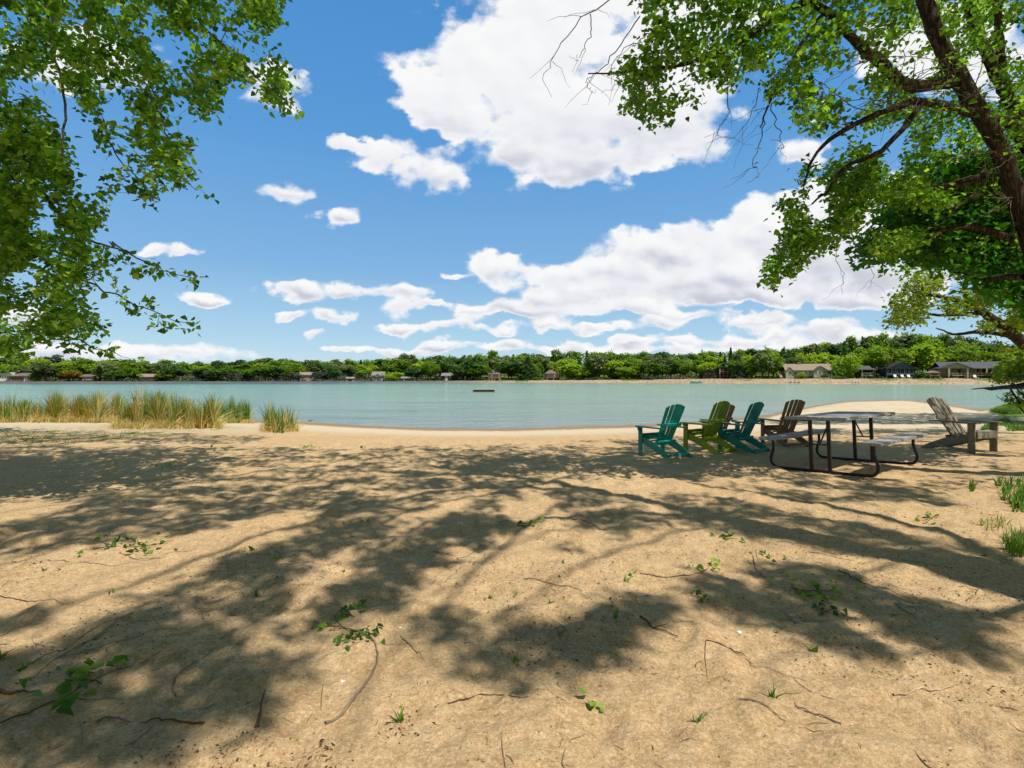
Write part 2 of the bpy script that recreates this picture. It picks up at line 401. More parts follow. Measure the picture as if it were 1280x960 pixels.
def water_material():
    m, T, o = new_mat('lake_water'); p = posn(T); x, y, z = T.sep(p)
    pv = T.vmath('MULTIPLY', p, (0.42, 1.0, 1))
    a = T.noise(pv, 1.6, 4, 0.55, 0.6); b = T.noise(pv, 6.0, 4, 0.6, 0.4); g = T.noise(T.vmath('MULTIPLY', p, (0.25, 1, 1)), 0.12, 3, 0.5)
    c = T.mix(T.maprange(y, 22, 70), (0.285, 0.375, 0.32), (0.255, 0.40, 0.275))
    c = T.mix(T.maprange(y, 20, 31, 0.55, 0.0), c, (0.28, 0.32, 0.33))  # bluish sky reflection near the shore, painted into the water colour
    c = T.mix(T.maprange(g, 0.4, 0.7, 0, 0.35), c, (0.18, 0.33, 0.26))
    c = T.mix(T.maprange(a, 0.5, 0.75, 0, 0.3), c, (0.15, 0.24, 0.22))
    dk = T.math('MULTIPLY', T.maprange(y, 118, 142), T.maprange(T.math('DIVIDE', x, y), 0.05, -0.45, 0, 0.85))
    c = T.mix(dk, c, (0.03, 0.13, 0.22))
    st = T.noise(T.vmath('MULTIPLY', p, (0.16, 1.0, 1)), 0.55, 5, 0.65, 0.5)
    c = T.mix(T.maprange(st, 0.5, 0.66, 0, 0.6), c, (0.15, 0.24, 0.21)); c = T.mix(T.maprange(st, 0.46, 0.32, 0, 0.35), c, (0.36, 0.46, 0.40))  # wind streaks and glints painted as darker and paler bands
    h = T.math('ADD', T.math('MULTIPLY', a, 1.0), T.math('MULTIPLY', b, 0.45))
    bs = principled(T, o, c, 0.14, 0.30, T.bump(h, 0.8, 0.30))
    return m
wm = MB(); wm.add([(-1500, 12, W), (1500, 12, W), (1500, 420, W), (-1500, 420, W)], [(0, 1, 2, 3)])
tag(wm.build('water', water_material()), kind='structure')

_fx = (np.array([-800, 0, 150, 320, 480, 640, 800, 920, 1040, 1150, 1280, 2000])-640)/640
_fy = np.array([150, 152, 155, 166, 180, 178, 166, 152, 139, 132, 126, 110])
def yfar(u): return np.interp(u, _fx, _fy)
def bank(u): return np.interp(u, [-1, -0.3, 0.1, 0.4, 1.0], [0.55, 0.40, 0.75, 1.35, 1.55])
def fterr(u, t):
    return W-0.15+(bank(u)+.15)*sstep(-0.6, 3.6, t)*(0.85+0.3*fbm(u*60, t*.2, 3)) + 0.028*np.clip(t-5, 0, 200)*sstep(5, 20, t) - 2.0*sstep(0, -8, t)
def fpt(px, t): 
    u = (px-640)/F; Y = float(yfar(u))+t
    return np.array([u*Y, Y, float(fterr(np.array(u), np.array(t)))])
def build_far():
    m, T, o = new_mat('far_shore_soil'); p = posn(T); z = T.sep(p)[2]
    tt = T.attr('rnd')['Fac']
    n = T.noise(p, 1.4, 5, 0.65); n2 = T.noise(p, 0.06, 3, 0.6); n3 = T.noise(T.vmath('MULTIPLY', p, (1, 1, 3)), 4.5, 3, .6)
    rock = T.ramp(n, [(0.3, (0.20, 0.13, 0.075)), (0.5, (0.40, 0.29, 0.18)), (0.72, (0.56, 0.45, 0.30))])
    rock = T.mix(T.maprange(n3, 0.55, 0.7, 0, 0.6), rock, (0.16, 0.11, 0.06))
    grass = T.ramp(n, [(0.35, (0.07, 0.11, 0.025)), (0.6, (0.16, 0.20, 0.05)), (0.75, (0.30, 0.26, 0.10))])
    c = T.mix(T.maprange(T.math('MULTIPLY_ADD', n2, 18, tt), 11.5, 13.5), rock, grass)
    x, y, zz = T.sep(p)
    c = T.mix(T.maprange(T.math('DIVIDE', x, y), 0.05, -0.2, 0, 0.85), c, (0.085, 0.085, 0.075))
    principled(T, o, c, 0.95, 0.1)
    us = np.linspace(-3.2, 3.2, 700); ts = np.concatenate([np.linspace(-14, 10, 40), np.geomspace(11, 900, 30)])
    U, Tt = np.meshgrid(us, ts); Y = yfar(U)+Tt
    V = np.stack([U*Y, Y, fterr(U, Tt)], -1).reshape(-1, 3); nx, ny = len(us), len(ts)
    i = (np.arange(ny-1)[:, None]*nx+np.arange(nx-1)[None, :]).ravel()
    me = np_mesh('terrain', V, [np.stack([i, i+1, i+nx+1, i+nx], -1)], m, rnd=Tt.ravel(), smooth=True)
    tag(link('terrain', me), kind='structure')
build_far()

# ------------------------------------------------------------------ leaves
def leaves_np(C, size, rnd, six=False, droop=0.5, updir=0.35, asp_=(0.42, 0.58), curl=1.0):
    "deltoid leaves at the points C; returns V, faces, rnd per vertex"
    n = len(C); size = np.broadcast_to(size, (n,))
    nrm = rng.normal(size=(n, 3)); nrm /= np.linalg.norm(nrm, axis=1, keepdims=True); nrm[:, 2] = np.abs(nrm[:, 2])+updir
    nrm /= np.linalg.norm(nrm, axis=1, keepdims=True)
    t = rng.normal(size=(n, 3)); t[:, 2] -= droop*1.6
    t -= (t*nrm).sum(1, keepdims=True)*nrm; t /= (np.linalg.norm(t, axis=1, keepdims=True)+1e-9)
    b = np.cross(nrm, t)
    S = size[:, None]; asp = rng.uniform(*asp_, (n, 1))*S
    f = rng.uniform(0.05, 0.42, (n, 1))*S*0.5*curl
    if six:
        vs = [C, C+t*S*.18+b*asp*.85+nrm*f*.8, C+t*S*.55+b*asp*.62+nrm*f*.5, C+t*S-nrm*f*.6, C+t*S*.55-b*asp*.62+nrm*f*.5, C+t*S*.18-b*asp*.85+nrm*f*.8]
        V = np.stack(vs, 1).reshape(-1, 3); i = np.arange(n)[:, None]*6
        Fq = np.concatenate([i+np.array([0, 1, 2, 3]), i+np.array([0, 3, 4, 5])]); k = 6
        return V, [Fq], np.repeat(rnd, k)
    vs = [C, C+t*S*.35+b*asp+nrm*f, C+t*S, C+t*S*.35-b*asp+nrm*f]
    V = np.stack(vs, 1).reshape(-1, 3); i = np.arange(n)[:, None]*4
    return V, [np.concatenate([i+np.array([0, 1, 2]), i+np.array([0, 2, 3])])], np.repeat(rnd, 4)

def bark_material(name, dark, light, sc_=9):
    m, T, o = new_mat(name); v = posn(T)
    vv = T.vmath('MULTIPLY', v, (1, 1, 0.28)); n = T.noise(vv, sc_, 6, 0.7, 0.6)
    rd = T.math('ABSOLUTE', T.math('SUBTRACT', T.noise(T.vmath('MULTIPLY', v, (1, 1, 0.16)), sc_*1.7, 4, 0.6, 0.8), 0.5))
    h = T.math('MULTIPLY_ADD', T.maprange(rd, 0.0, 0.12, 0, 1), 0.5, T.math('MULTIPLY', n, 0.6))
    pt = T.noise(v, 1.7, 3, 0.5)
    c = T.ramp(T.math('MULTIPLY_ADD', pt, 0.35, T.math('SUBTRACT', h, 0.12)), [(0.25, dark), (0.85, light)])
    principled(T, o, c, 0.95, 0.1, T.bump(h, 0.9, 0.03)); return m
BARK = bark_material('cottonwood_bark', (0.012, 0.009, 0.006), (0.098, 0.074, 0.052))
BARK2 = bark_material('pale_branch_bark', (0.05, 0.034, 0.022), (0.26, 0.19, 0.13), 16)
DEAD = bark_material('dead_twig_bark', (0.10, 0.07, 0.05), (0.34, 0.27, 0.2), 20)
LEAF = leaf_mat('cottonwood_leaf', [(0.0, (0.032, 0.10, 0.012)), (0.4, (0.125, 0.25, 0.022)), (0.75, (0.25, 0.385, 0.042)), (1.0, (0.43, 0.54, 0.12))], 0.56, (1.3, 1.5, 0.5), rough=.34)
LEAFD = leaf_mat('deep_green_leaf', [(0.0, (0.02, 0.09, 0.010)), (0.5, (0.065, 0.21, 0.018)), (0.85, (0.125, 0.31, 0.03)), (1.0, (0.2, 0.36, 0.05))], 0.5, (1.0, 1.3, 0.4))
LEAFS = leaf_mat('high_crown_leaf', [(0.0, (0.02, 0.05, 0.007)), (0.5, (0.05, 0.09, 0.012)), (1.0, (0.12, 0.16, 0.03))], 0.15)  # darkened and less translucent, so less green light tints the shade
LEAFY = leaf_mat('yellow_green_leaf', [(0.0, (0.07, 0.14, 0.012)), (0.5, (0.19, 0.27, 0.025)), (1.0, (0.38, 0.42, 0.05))], 0.5)

class Tree:
    "limbs are given as polylines with radii; leaf clusters are joined to the nearest limb by twigs"
    def __init__(s): s.tr = Tubes(); s.br = Tubes(); s.dead = Tubes(); s.P = np.zeros((0, 3)); s.Rr = np.zeros(0); s.LC = []; s.n = 0
    def limb(s, pts, r0, r1, sides=10, n=None, wob=0.03, into='tr', nodes=True, power=1.0):
        n = n or max(6, len(pts)*5); P = smooth_poly(pts, n)
        wv = np.cumsum(rng.normal(size=(n, 3))*wob*.35, axis=0); wv -= np.linspace(0, 1, n)[:, None]*wv[-1]; P = P+wv
        r = r0+(r1-r0)*np.linspace(0, 1, n)**power
        r = r*(1+0.07*rng.normal(size=n).clip(-1.5, 1.5)) if sides > 7 else r
        getattr(s, into).add(P, r, sides)
        if nodes: s.P = np.vstack([s.P, P]); s.Rr = np.concatenate([s.Rr, r])
        return P
    def attract(s, A, size=0.22, nleaf=12, leaf=0.075, twig_r=0.004, seg=5, droop=0.3, maxlen=3.5, branch_r=0.012):
        A = np.asarray(A)
        d0 = np.array([np.min(((s.P-a)**2).sum(1)) for a in A]); order = np.argsort(d0)
        for ai in order:
            a = A[ai]; d = np.sqrt(((s.P-a)**2).sum(1)); j = int(np.argmin(d)); L = d[j]; p = s.P[j]
            if L > maxlen: p = a+(p-a)/L*maxlen; L = maxlen
            k = max(3, min(9, int(L/0.22)+2)); tt = np.linspace(0, 1, k)[:, None]
            Q = p+(a-p)*tt; Q[:, 2] += (np.sin(tt[:, 0]*PI)*0.16*L*(1 if rng.random() < .6 else -.5))
            Q[1:-1] += rng.normal(size=(k-2, 3))*0.045*L
            r0 = min(s.Rr[j]*.75, twig_r+branch_r*min(1.0, L/1.5)); r = np.linspace(r0, twig_r*.6, k)
            s.br.add(Q, r, 4 if r0 < 0.012 else 6)
            s.P = np.vstack([s.P, Q[1:]]); s.Rr = np.concatenate([s.Rr, r[1:]])
            n = max(3, int(rng.poisson(nleaf)))
            f = rng.random(n)**0.6
            base = Q[-1] - (Q[-1]-Q[-2])*((1-f)*min(1.5, size/max(.05, np.linalg.norm(Q[-1]-Q[-2]))))[:, None]
            off = rng.normal(size=(n, 3))*size*np.array([.5, .5, .42]); off[:, 2] -= np.abs(rng.normal(size=n))*droop*size
            pts = base+off; rr = np.clip(rng.normal(0.45, 0.2, n)+rng.normal()*.12, 0, 1)
            s.LC.append(np.column_stack([pts, rr, np.full(n, leaf)*rng.uniform(.65, 1.2, n)]))
    def finish(s, name, label, cat, base, bark, leafm, group=None, six=True, brm=None, droop=0.5, deadm=None):
        root = empty(name, base); tag(root, label, cat, group); inv = np.array(base)
        def shift(t):
            t.V = [v-inv for v in t.V]; return t
        if s.tr.V: link('trunk', shift(s.tr).mesh('trunk', bark), root)
        Vs, Fs, rs, mi, off = [], [], [], [], 0
        for k, t in enumerate((s.br, s.dead)):
            if t.V:
                V = np.concatenate(t.V)-inv; Fq = np.concatenate(t.F); Vs.append(V); Fs.append(Fq+off); rs.append(np.zeros(len(V))); mi.append(np.full(len(Fq), k+1)); off += len(V)
        if s.LC:
            D = np.concatenate(s.LC); V, Fq, rr = leaves_np(D[:, :3]-inv, D[:, 4], D[:, 3], six, droop)
            Vs.append(V); rs.append(rr); Fs.append(Fq[0]+off); mi.append(np.zeros(len(Fq[0])))
        link('crown', np_mesh('crown', np.concatenate(Vs), Fs, [leafm, brm or bark, deadm or DEAD], rnd=np.concatenate(rs), midx=np.concatenate(mi)), root)
        return root

def in_poly(px, py, poly):
    poly = np.asarray(poly, float); x, y = poly[:, 0], poly[:, 1]; r = np.zeros(len(px), bool); j = len(poly)-1
    for i in range(len(poly)):
        c = ((y[i] > py) != (y[j] > py)) & (px < (x[j]-x[i])*(py-y[i])/(y[j]-y[i]+1e-12)+x[i]); r ^= c; j = i
    return r
def sample_poly(poly, n, clump=0.0, scale=40.0, seed=0):
    "n random points in a photo-space polygon, thinned by noise so that gaps stay open"
    P = np.asarray(poly, float); lo, hi = P.min(0), P.max(0); out = []
    while len(out) < n:
        q = rng.uniform(lo, hi, (n*3, 2)); q = q[in_poly(q[:, 0], q[:, 1], P)]
        if clump: q = q[fbm(q[:, 0]/scale, q[:, 1]/scale, 2, .5, seed+5) > clump]
        out += list(q)
    return np.array(out[:n])
def crown_pts(poly, n, y0, y1, clump=0.42, scale=38., seed=0):
    q = sample_poly(poly, n, clump, scale, seed); Y = rng.uniform(y0, y1, n)
    return np.stack([(q[:, 0]-640)/F*Y, Y, CH-(q[:, 1]-HZ)/F*Y], -1)
def shade_pts(poly, n, h0, h1, clump=0.45, sx=.6, sy=.55, seed=0, allow=None):
    "points overhead, along the sun's direction, from the shaded patch of sand seen inside the polygon"
    q = sample_poly(poly, n*2, 0)
    Y = CH*F/(q[:, 1]-HZ); X = (q[:, 0]-640)/F*Y
    # even per square metre rather than per pixel
    wgt = Y**3; wgt = wgt/wgt.max(); keep = rng.random(len(q)) < np.maximum(wgt*2.2, .12); X, Y = X[keep], Y[keep]
    dx, dy = X-.45, 8.4-Y; r = np.hypot(dx, dy)+.01; th = np.arctan2(dx, dy)        # boughs fan out toward the camera
    near = fbm(th*7.5/sx*.6, r*.55+seed, 3, .55, seed+9); far = fbm(X*.55, Y*1.9, 3, .55, seed+9)
    wt = sstep(6.3, 8.2, Y); k = near*(1-wt)+far*wt > clump; X, Y = X[k], Y[k]
    h = rng.uniform(h0, h1, len(X)); t = h/math.tan(EL)
    P = np.stack([X+AZ[0]*t, Y+AZ[1]*t, h], -1)
    if len(P) > n: P = P[:n]
    yy = np.maximum(P[:, 1], .05); py = HZ-(P[:, 2]-.4-CH)/yy*F; px = 640+P[:, 0]/yy*F
    seen = (P[:, 1] > 0.1) & (py > -25) & (px > -60) & (px < 1340)
    if allow is not None: seen &= ~in_poly(px, py, allow)
    return P[~seen]
def lift(px, py, h):
    g = gpt(px, py); t = h/math.tan(EL); return (g[0]+AZ[0]*t, g[1]+AZ[1]*t, h)

# ---- the cottonwood on the left: trunk outside the frame, crown hanging into it
def left_tree():
    t = Tree(); b = (-9.2, 3.6, 0.0)
    t.limb([(-9.2, 3.6, -.1), (-9.1, 3.7, 2), (-8.6, 4.0, 4), (-8.0, 4.3, 6.2), (-7.6, 4.4, 8.6)], .36, .14, 12)
    t.limb([(-8.6, 4.0, 4), (-7.4, 4.6, 4.9), (-6.2, 5.2, 5.3), (-5.0, 5.6, 5.9), (-3.6, 5.8, 6.2)], .15, .03)
    t.limb([(-8.0, 4.3, 6.2), (-6.4, 5.0, 7.0), (-4.6, 5.6, 7.3), (-3.0, 6.0, 7.0)], .12, .025)
    t.limb([(-8.9, 3.85, 3.0), (-7.6, 4.7, 3.7), (-6.4, 5.4, 3.9), (-5.6, 5.8, 3.6)], .11, .025)
    Y = 5.8
    t.limb([unp(55, -30, Y), unp(66, 60, Y), unp(78, 120, Y), unp(76, 175, Y), unp(68, 225, Y), unp(74, 262, Y)], .016, .008, 6, into='br')
    t.limb([unp(-40, 180, Y), unp(30, 215, Y), unp(62, 250, Y), unp(88, 285, Y), unp(120, 305, Y), unp(160, 318, Y)], .03, .008, 6, into='br')
    for pts in ([(140, 302), (175, 322), (210, 338), (250, 352)], [(110, 355), (150, 372), (195, 392), (242, 404)], [(62, 405), (95, 425), (125, 436), (152, 446)],
                [(170, 70), (190, 120), (205, 170), (225, 215), (245, 238)], [(260, 40), (300, 78), (330, 105), (362, 128)], [(130, 150), (145, 185), (180, 225), (188, 245)]):
        P = t.limb([unp(x, y, Y-.2) for x, y in pts], .010, .003, 5, into='br')
        f = np.linspace(.25, 1, 9); A = np.array([P[int(k*(len(P)-1))] for k in f])+rng.normal(size=(9, 3))*[.06, .12, .05]
        t.attract(A, .10, 9, .075, .003)
    polys = [([(-60, -40), (352, -40), (345, 25), (362, 110), (352, 132), (322, 112), (298, 84), (282, 100), (272, 140), (260, 172), (246, 196), (247, 240), (215, 232), (188, 250), (150, 208), (120, 150), (60, 90), (-60, 100)], 420, .40),
             ([(-60, 90), (60, 90), (50, 130), (100, 210), (70, 230), (110, 258), (152, 205), (125, 275), (95, 290), (130, 320), (155, 328), (140, 345), (60, 300), (-60, 280)], 190, .42),
             ([(-60, 270), (60, 290), (140, 340), (150, 368), (110, 380), (130, 410), (60, 432), (30, 445), (-60, 455)], 170, .43),
             ([(-60, 170), (70, 180), (100, 260), (60, 330), (-60, 330)], 120, .40)]
    for k, (pl, n, c) in enumerate(polys): t.attract(crown_pts(pl, int(n*1.75), 5.0, 6.9, c+.025, 34, k), .115, 12, .072, .003)
    # further limbs above and beyond the frame, which shade the left of the beach
    t.attract(shade_pts([(-260, 540), (330, 546), (300, 590), (-200, 640)], 560, 8.2, 10.5, .40, .8, .34, seed=2), .22, 14, .09, maxlen=3)
    t.attract(shade_pts([(-200, 529), (60, 531), (190, 536), (335, 541), (330, 552), (-200, 556)], 560, 8.0, 9.6, .36, seed=3, allow=[(-80, -60), (335, -60), (335, 20), (280, 90), (230, 180), (-80, 200)]), .2, 13, .095, maxlen=3)
    t.finish('cottonwood_tree', 'leafy cottonwood branches drooping in from the left over the reeds', 'tree', b, BARK, LEAF, brm=BARK2)
left_tree()

# ---- the leaning tree on the right
def right_tree():
    t = Tree(); Y = 6.6; b = (8.35, 6.9, -.02)
    U = lambda x, y, d=Y: unp(x, y, d)
    t.limb([(8.35, 6.9, -.15), (8.05, 6.85, .5), U(1400, 500, 6.8), U(1335, 425), U(1300, 350), U(1278, 280), U(1256, 215), U(1226, 150), U(1196, 95), U(1170, 45), U(1142, -30), U(1090, -110, 6.2)], .14, .078, 16, n=48, wob=.03)
    t.limb([U(1310, 270, 7.2), U(1290, 205, 7.2), U(1262, 135, 7.1), U(1246, 90, 7), U(1222, 35, 7), U(1200, -40, 7)], .09, .055, 12)
    t.limb([U(1350, 200, 7.3), U(1290, 170, 7.0), U(1245, 150, 6.8), U(1220, 140, 6.7)], .08, .05, 10)
    t.limb([U(1260, 120, 7.1), U(1252, 60, 7.1), U(1240, -20, 7.1)], .06, .04, 8)
    t.limb([U(1215, 140, 6.5), U(1150, 128, 6.2), U(1110, 140, 6.1), U(1060, 163, 6.0), U(1030, 188, 6.0), U(1005, 232, 5.9)], .055, .012, 8)
    t.limb([U(1150, 128, 6.2), U(1100, 190, 6.0), U(1062, 205, 5.9), U(1035, 235, 5.9), U(1015, 255, 5.8)], .035, .01, 7)
    t.limb([U(1228, 225, 6.6), U(1160, 240, 6.9), U(1125, 236, 7), U(1085, 228, 7), U(1040, 250, 7)], .05, .012, 8)
    t.limb([U(1195, 100, 6.6), U(1140, 108, 6.4), U(1100, 78, 6.2), U(1075, 58, 6.1), U(1030, 15, 6), U(960, -30, 6)], .085, .035, 9)
    t.limb([U(1120, -60, 6.3), U(1050, -20, 6), U(980, 10, 5.8), U(905, 60, 5.6), U(850, 78, 5.5), U(790, 85, 5.5), U(735, 92, 5.5)], .05, .006, 7)
    t.limb([U(1030, 15, 6), U(990, 70, 5.9), U(962, 120, 5.8), U(950, 160, 5.8)], .022, .006, 6)
    t.limb([U(1268, 300, 6.6), U(1200, 285, 6.9), U(1120, 300, 7.2), U(1060, 310, 7.4)], .05, .01, 8)
    t.limb([U(1280, 345, 6.6), U(1230, 345, 7.2), U(1190, 340, 7.5)], .05, .012, 8)
    # bare dead twigs
    def dead(pts, r=.007, d=5.6, kids=5):
        P = t.limb([U(x, y, d) for x, y in pts], r, .0016, 5, into='dead', nodes=False, wob=.05)
        for _ in range(kids):
            i = rng.integers(2, len(P)-1); L = rng.uniform(.18, .5); dr = np.array([rng.normal()*.6-.25, rng.normal()*.6, -abs(rng.normal())*.8-.1]); dr /= np.linalg.norm(dr)
            Q = P[i]+dr*np.linspace(0, L, 6)[:, None]+np.cumsum(rng.normal(size=(6, 3))*.014, 0); t.dead.add(Q, np.linspace(r*.45, .0013, 6), 4)
    dead([(775, -10), (718, 30), (692, 75), (683, 98), (690, 122)]); dead([(800, 20), (760, 65), (736, 88), (734, 105), (745, 112)]); dead([(830, 40), (790, 60), (770, 78), (765, 95)])
    dead([(735, 20), (728, 60), (715, 90)], kids=2); dead([(850, 40), (800, 84), (772, 98), (768, 106)], kids=4)
    dead([(960, 120), (955, 150), (945, 185), (940, 212), (948, 222)], .009, 5.8, 8); dead([(965, 125), (968, 165), (975, 185), (982, 200)], .007, 5.8, 4); dead([(950, 110), (935, 150), (905, 180)], .006, 5.7, 4)
    dead([(905, 60), (905, 130), (895, 160), (880, 172)], .006, 5.5, 4); dead([(1085, 140), (1040, 110), (1010, 90), (985, 75)], .006, 5.8, 9); dead([(1070, 160), (1010, 120), (990, 130)], .006, 5.8, 6)
    for (x, y, d, k) in ((1250, 190, 6.3, 8), (1215, 120, 6.2, 10), (1140, 100, 5.9, 12), (1115, 125, 5.7, 10), (1262, 250, 6.3, 7), (1095, 70, 5.7, 10), (1180, 110, 5.8, 8), (1235, 215, 6.0, 6)):
        for _ in range(k):
            p = U(x, y, d); dr = rng.normal(size=3)*[1, .5, .6]+[-.6, -.3, -.2]; dr /= np.linalg.norm(dr); L = rng.uniform(.3, .95)
            Q = p+dr*np.linspace(0, L, 9)[:, None]+np.cumsum(rng.normal(size=(9, 3))*.022, 0); t.dead.add(Q, np.linspace(.0065, .0018, 9), 4)
    dead([(1050, 310), (1055, 340), (1052, 368)], .004, 6.6, 2); dead([(1075, 300), (1095, 345), (1085, 362)], .004, 6.6, 2)
    polys = [([(775, -40), (1110, -40), (1095, 60), (1060, 150), (1012, 165), (985, 120), (940, 118), (905, 112), (880, 135), (850, 128), (838, 142), (795, 158), (780, 140), (792, 110), (772, 82), (800, 40)], 370, 5.2, 6.5, .42, 30),
             ([(1090, -40), (1330, -40), (1330, 220), (1180, 200), (1130, 240), (1060, 190), (1085, 120)], 430, 6.8, 8.8, .38, 34),
             ([(1010, 200), (1070, 178), (1140, 220), (1190, 250), (1150, 300), (1070, 330), (1020, 312), (985, 345), (958, 356), (952, 330), (975, 312), (985, 270), (975, 250), (1000, 235)], 300, 5.8, 7.2, .43, 30),
             ([(1130, 200), (1330, 190), (1330, 330), (1240, 320), (1160, 330), (1100, 300)], 300, 7.0, 8.6, .36, 36)]
    polys.append(([(1060, -40), (1340, -40), (1340, 190), (1230, 200), (1150, 110), (1080, 130)], 55, 5.6, 6.3, .46, 40))
    for k, (pl, n, y0, y1, c, s_) in enumerate(polys): t.attract(crown_pts(pl, int(n*1.7), y0, y1, c, s_, k+20), .12, 12, .068, .003)
    t.attract(shade_pts([(780, 548), (1290, 522), (1290, 606), (1100, 620), (880, 600), (760, 590)], 950, 7.4, 9.5, .33, .8, .34, seed=6), .19, 14, .085, maxlen=3)
    t.finish('leaning_tree', 'dark trunked tree leaning in from the right with bare dead twigs among its leaves', 'tree', b, BARK, LEAF, brm=BARK2)
    # the deep green maple-like mass beside it
    t = Tree(); b = (9.4, 8.2, -.05)
    t.limb([(9.4, 8.2, -.2), (9.3, 8.2, 1.5), (9.0, 8.1, 2.6), (8.6, 8.0, 3.8)], .16, .05)
    t.limb([(9.3, 8.2, 1.5), U(1270, 340, 7.8), U(1200, 310, 7.5), U(1130, 300, 7.3), U(1085, 300, 7.2)], .07, .015)
    t.limb([(9.0, 8.1, 2.6), U(1260, 240, 7.8), U(1200, 230, 7.6), U(1150, 235, 7.5)], .06, .015)
    for k, (pl, n, c) in enumerate([([(1330, 180), (1230, 195), (1160, 215), (1110, 255), (1062, 298), (1070, 328), (1095, 330), (1112, 318), (1150, 330), (1185, 345), (1215, 368), (1250, 372), (1330, 420)], 520, .33),
                                    ([(1150, 260), (1330, 240), (1330, 390), (1240, 372), (1180, 335), (1120, 310)], 160, .3)]):
        t.attract(crown_pts(pl, int(n*1.5), 7.1, 8.7, c, 40, k+40), .17, 12, .10, .003)
    t.finish('broadleaf_tree', 'dense deep green leafy mass hanging low beside the leaning trunk', 'tree', b, BARK, LEAFD)
    # lighter branch farther back, lower
    t = Tree(); b = tuple(gpt(1395, 528)); Y = 12.5
    t.limb([b, unp(1380, 500, Y), unp(1330, 460, Y), unp(1275, 425, Y), unp(1245, 402, Y), unp(1215, 382, Y), unp(1180, 372, Y), unp(1140, 365, Y)], .22, .02, 10)
    t.limb([unp(1270, 422, Y), unp(1230, 414, Y), unp(1195, 416, Y), unp(1170, 410, Y)], .06, .012)
    t.limb([unp(1230, 393, Y), unp(1190, 395, Y), unp(1150, 393, Y), unp(1118, 395, Y)], .05, .01)
    for k, (pl, n, c) in enumerate([([(1106, 360), (1122, 340), (1152, 345), (1175, 350), (1230, 362), (1300, 380), (1300, 410), (1240, 398), (1190, 392), (1152, 400), (1125, 412), (1105, 398)], 250, .42),
                                    ([(1230, 400), (1310, 400), (1310, 440), (1262, 440), (1225, 425)], 60, .42)]):
        t.attract(crown_pts(pl, int(n*1.2), 11.6, 13.4, c+.05, 20, k+50), .19, 12, .088, .004)
    t.finish('leaning_tree', 'sunlit yellow green bough reaching low over the long grey roofed house', 'tree', b, BARK, LEAFY, brm=BARK2)
right_tree()
def spit_tree():
    t = Tree(); b = (24.8, 21.5, -.1)
    t.limb([b, (24.6, 21.4, 3), (24.0, 21.3, 6), (23.4, 21.2, 9)], .3, .1); t.limb([(24.6, 21.4, 3), (23, 21, 5), (21.5, 21, 6.4), (20, 21, 7)], .14, .03); t.limb([(24.0, 21.3, 6), (22.5, 22.5, 7.5), (20.5, 23, 8)], .1, .03)
    q = sample_poly([(1030, 516), (1245, 513), (1290, 521), (1290, 534), (980, 536), (960, 528)], 900); Y = (CH+.35)*F/(q[:, 1]-HZ); X = (q[:, 0]-640)/F*Y; h = rng.uniform(5.0, 8.5, len(Y))+.3; d = h/math.tan(EL)
    P = np.stack([X+AZ[0]*d, Y+AZ[1]*d, h], -1); px = 640+P[:, 0]/P[:, 1]*F; P = P[(px > 1105)][:900]
    t.attract(P, .45, 13, .19, .006, maxlen=5)
    t.finish('broadleaf_tree', 'larger green tree farther along the shore, seen in the gaps of the right hand foliage', 'tree', b, BARK, LEAF, six=False)
spit_tree()

